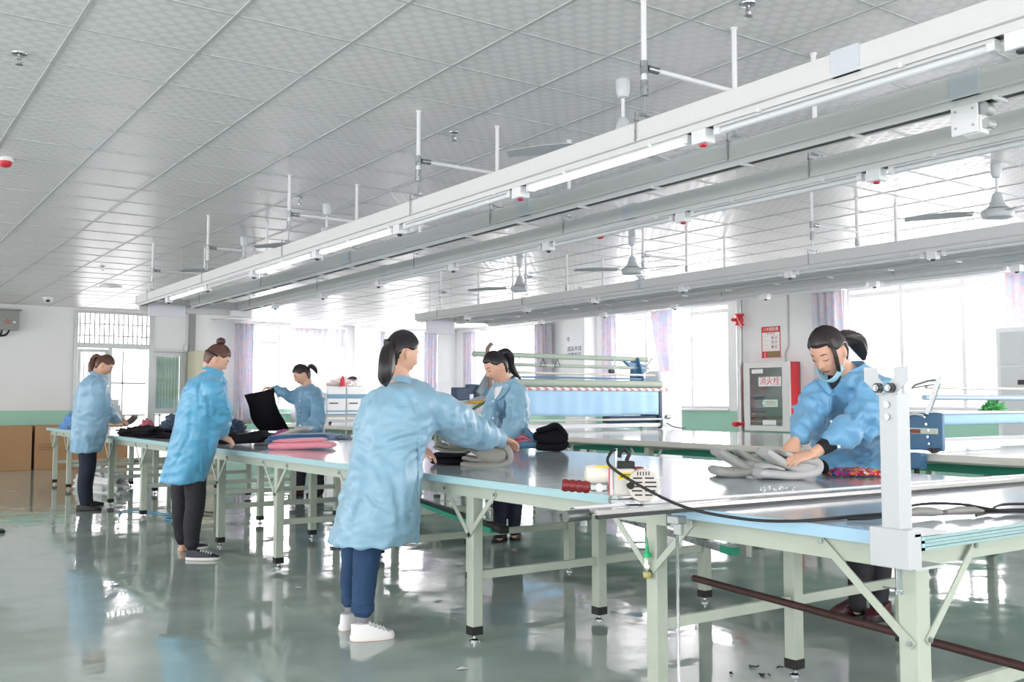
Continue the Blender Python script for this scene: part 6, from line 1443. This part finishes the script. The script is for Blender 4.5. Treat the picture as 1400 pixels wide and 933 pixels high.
cp.location = (12.43, 21.25, 1.52); ORG[cp.name] = Vector((12.43, 21.25, 1.52))
MB().box(12.42, 12.449, 21.14, 21.3, 1.53, 1.69).build('housing', M_red, cp, bevel=.01); MB().box(12.415, 12.42, 21.18, 21.26, 1.57, 1.65).build('push_panel', M_white, cp)
MB().cyl((12.44, 21.3, 1.7), (12.44, 21.3, CEIL), .009, 6).build('wall_conduit', M_galv, None, tags=('thin grey conduit running up the far corner column', 'conduit'))
lk = thing('steel_locker', (12.6, 6.3, 0), 'light grey steel locker at the right edge in front of the window', 'locker')
MB().box(12.35, 12.72, 5.5, 6.7, .001, 2.2).build('locker_body', M_white, lk, bevel=.008)
for za, zb_ in ((1.72, 2.14), (1.12, 1.69), (.1, 1.08)):
    q = MB().box(12.335, 12.35, 5.85, 6.64, za, zb_).build('locker_door', mat('locker_panel', 'C6CBCC', .4), lk, bevel=.003)
MB().box(12.325, 12.335, 6.2, 6.42, 1.46, 1.52).build('door_plate', M_dark, q)
heap('green_plant', 'bright green leafy bits on the blue bar at the right edge', 'plant', (8.0, 4.37, 1.167), .14, .05, .07, mat('leaf_green', '4FA85A', .5), 18, amp=1.)
wb = thing('white_cover', (10.5, 10.9, 0), 'white dust cover draped beside the right end of the fabric spreader', 'cover')
MB().box(10.22, 10.75, 10.75, 11.1, .001, 1.72).build('draped_sheet', mat('white_sheet', 'E9EAEE', .7), wb, bevel=.09, seg=4)
# ================================================================== bits on the floor
rp = MB().tube(spline([(2.6, 11.2, .01), (2.75, 11.6, .012), (2.95, 11.3, .01), (3.1, 10.7, .012), (2.9, 10.5, .01), (3.05, 10.3, .012), (3.2, 10.6, .01), (3.15, 10.9, .012), (3.0, 10.45, .01)], 6), .008, 6).build('blue_rope', mat('blue_rope', '4B97B8', .7), None, smooth=True, tags=('tangled blue rope on the floor under the table', 'rope'))
sd_ = thing('screwdriver', (3.42, 10.85, 0), 'small tool with an orange handle on the floor under the table', 'tool')
MB().cyl((3.39, 10.96, .022), (3.41, 10.88, .022), .02, 10).build('handle', mat('orange_grip', 'D78A2C', .5), sd_, smooth=True); MB().cyl((3.41, 10.88, .022), (3.47, 10.72, .022), .009, 8).build('shaft', M_dark, sd_, smooth=True)
for i, (x, y, r) in enumerate([(3.583, 3.15, .03), (3.5, 3.02, .025), (3.40, 3.12, .010), (3.66, 3.06, .014)]):
    mb = MB()
    for k in range(4): mb.bar((x+r*random.uniform(-1, 1), y+r*random.uniform(-1, 1), .004), (x+r*random.uniform(-1, 1), y+r*random.uniform(-1, 1), .01), .008, .003)
    tag(mb.build('black_scrap', M_black, None), ('largest black scrap on the floor left of the near leg foot', 'second black scrap, nearest the foot of the near table leg', 'tiny black scrap, leftmost on the floor by the near leg', 'tiny black scrap on the floor, farthest back by the near leg')[i], 'scrap', 'black scraps on the floor')
tag(MB().box(1.25, 1.38, 10.35, 10.5, .001, .03).build('black_object', M_black, None, bevel=.008), 'small flat black object on the floor at the left edge', 'object')
for i, (x, y) in enumerate([(2.3, 10.1), (1.95, 13.2), (2.55, 6.2), (3.1, 5.3), (2.4, 3.9)]):
    tag(MB().add([(x, y, .002), (x+.05, y+.02, .006), (x+.07, y-.02, .002), (x+.02, y-.03, .008), (x+.03, y, .002)], [(0, 1, 2, 3), (0, 4, 3), (1, 2, 4)]).build('white_scrap', M_white, None), ('tiny white scrap on the floor left of the hair-bun woman', 'tiny white scrap on the floor behind the far left woman', 'tiny white scrap on the floor between the two nearer standing women', 'tiny white scrap on the floor under the middle of the table', 'tiny white scrap on the floor left of the near white sneakers')[i], 'scrap', 'white scraps on the floor')
lint = MB()
for i in range(30):
    p = J(1040+random.random()*75, 666+random.random()*10, 1); d = p-EYE; q = EYE+d*((ZT+.002-EYE.z)/d.z); lint.sphere(q, .003+.003*random.random(), 6, 4)
tag(lint.build('lint', M_white, None), 'white lint specks on the table in front of the grey bags', 'lint', kind='stuff')
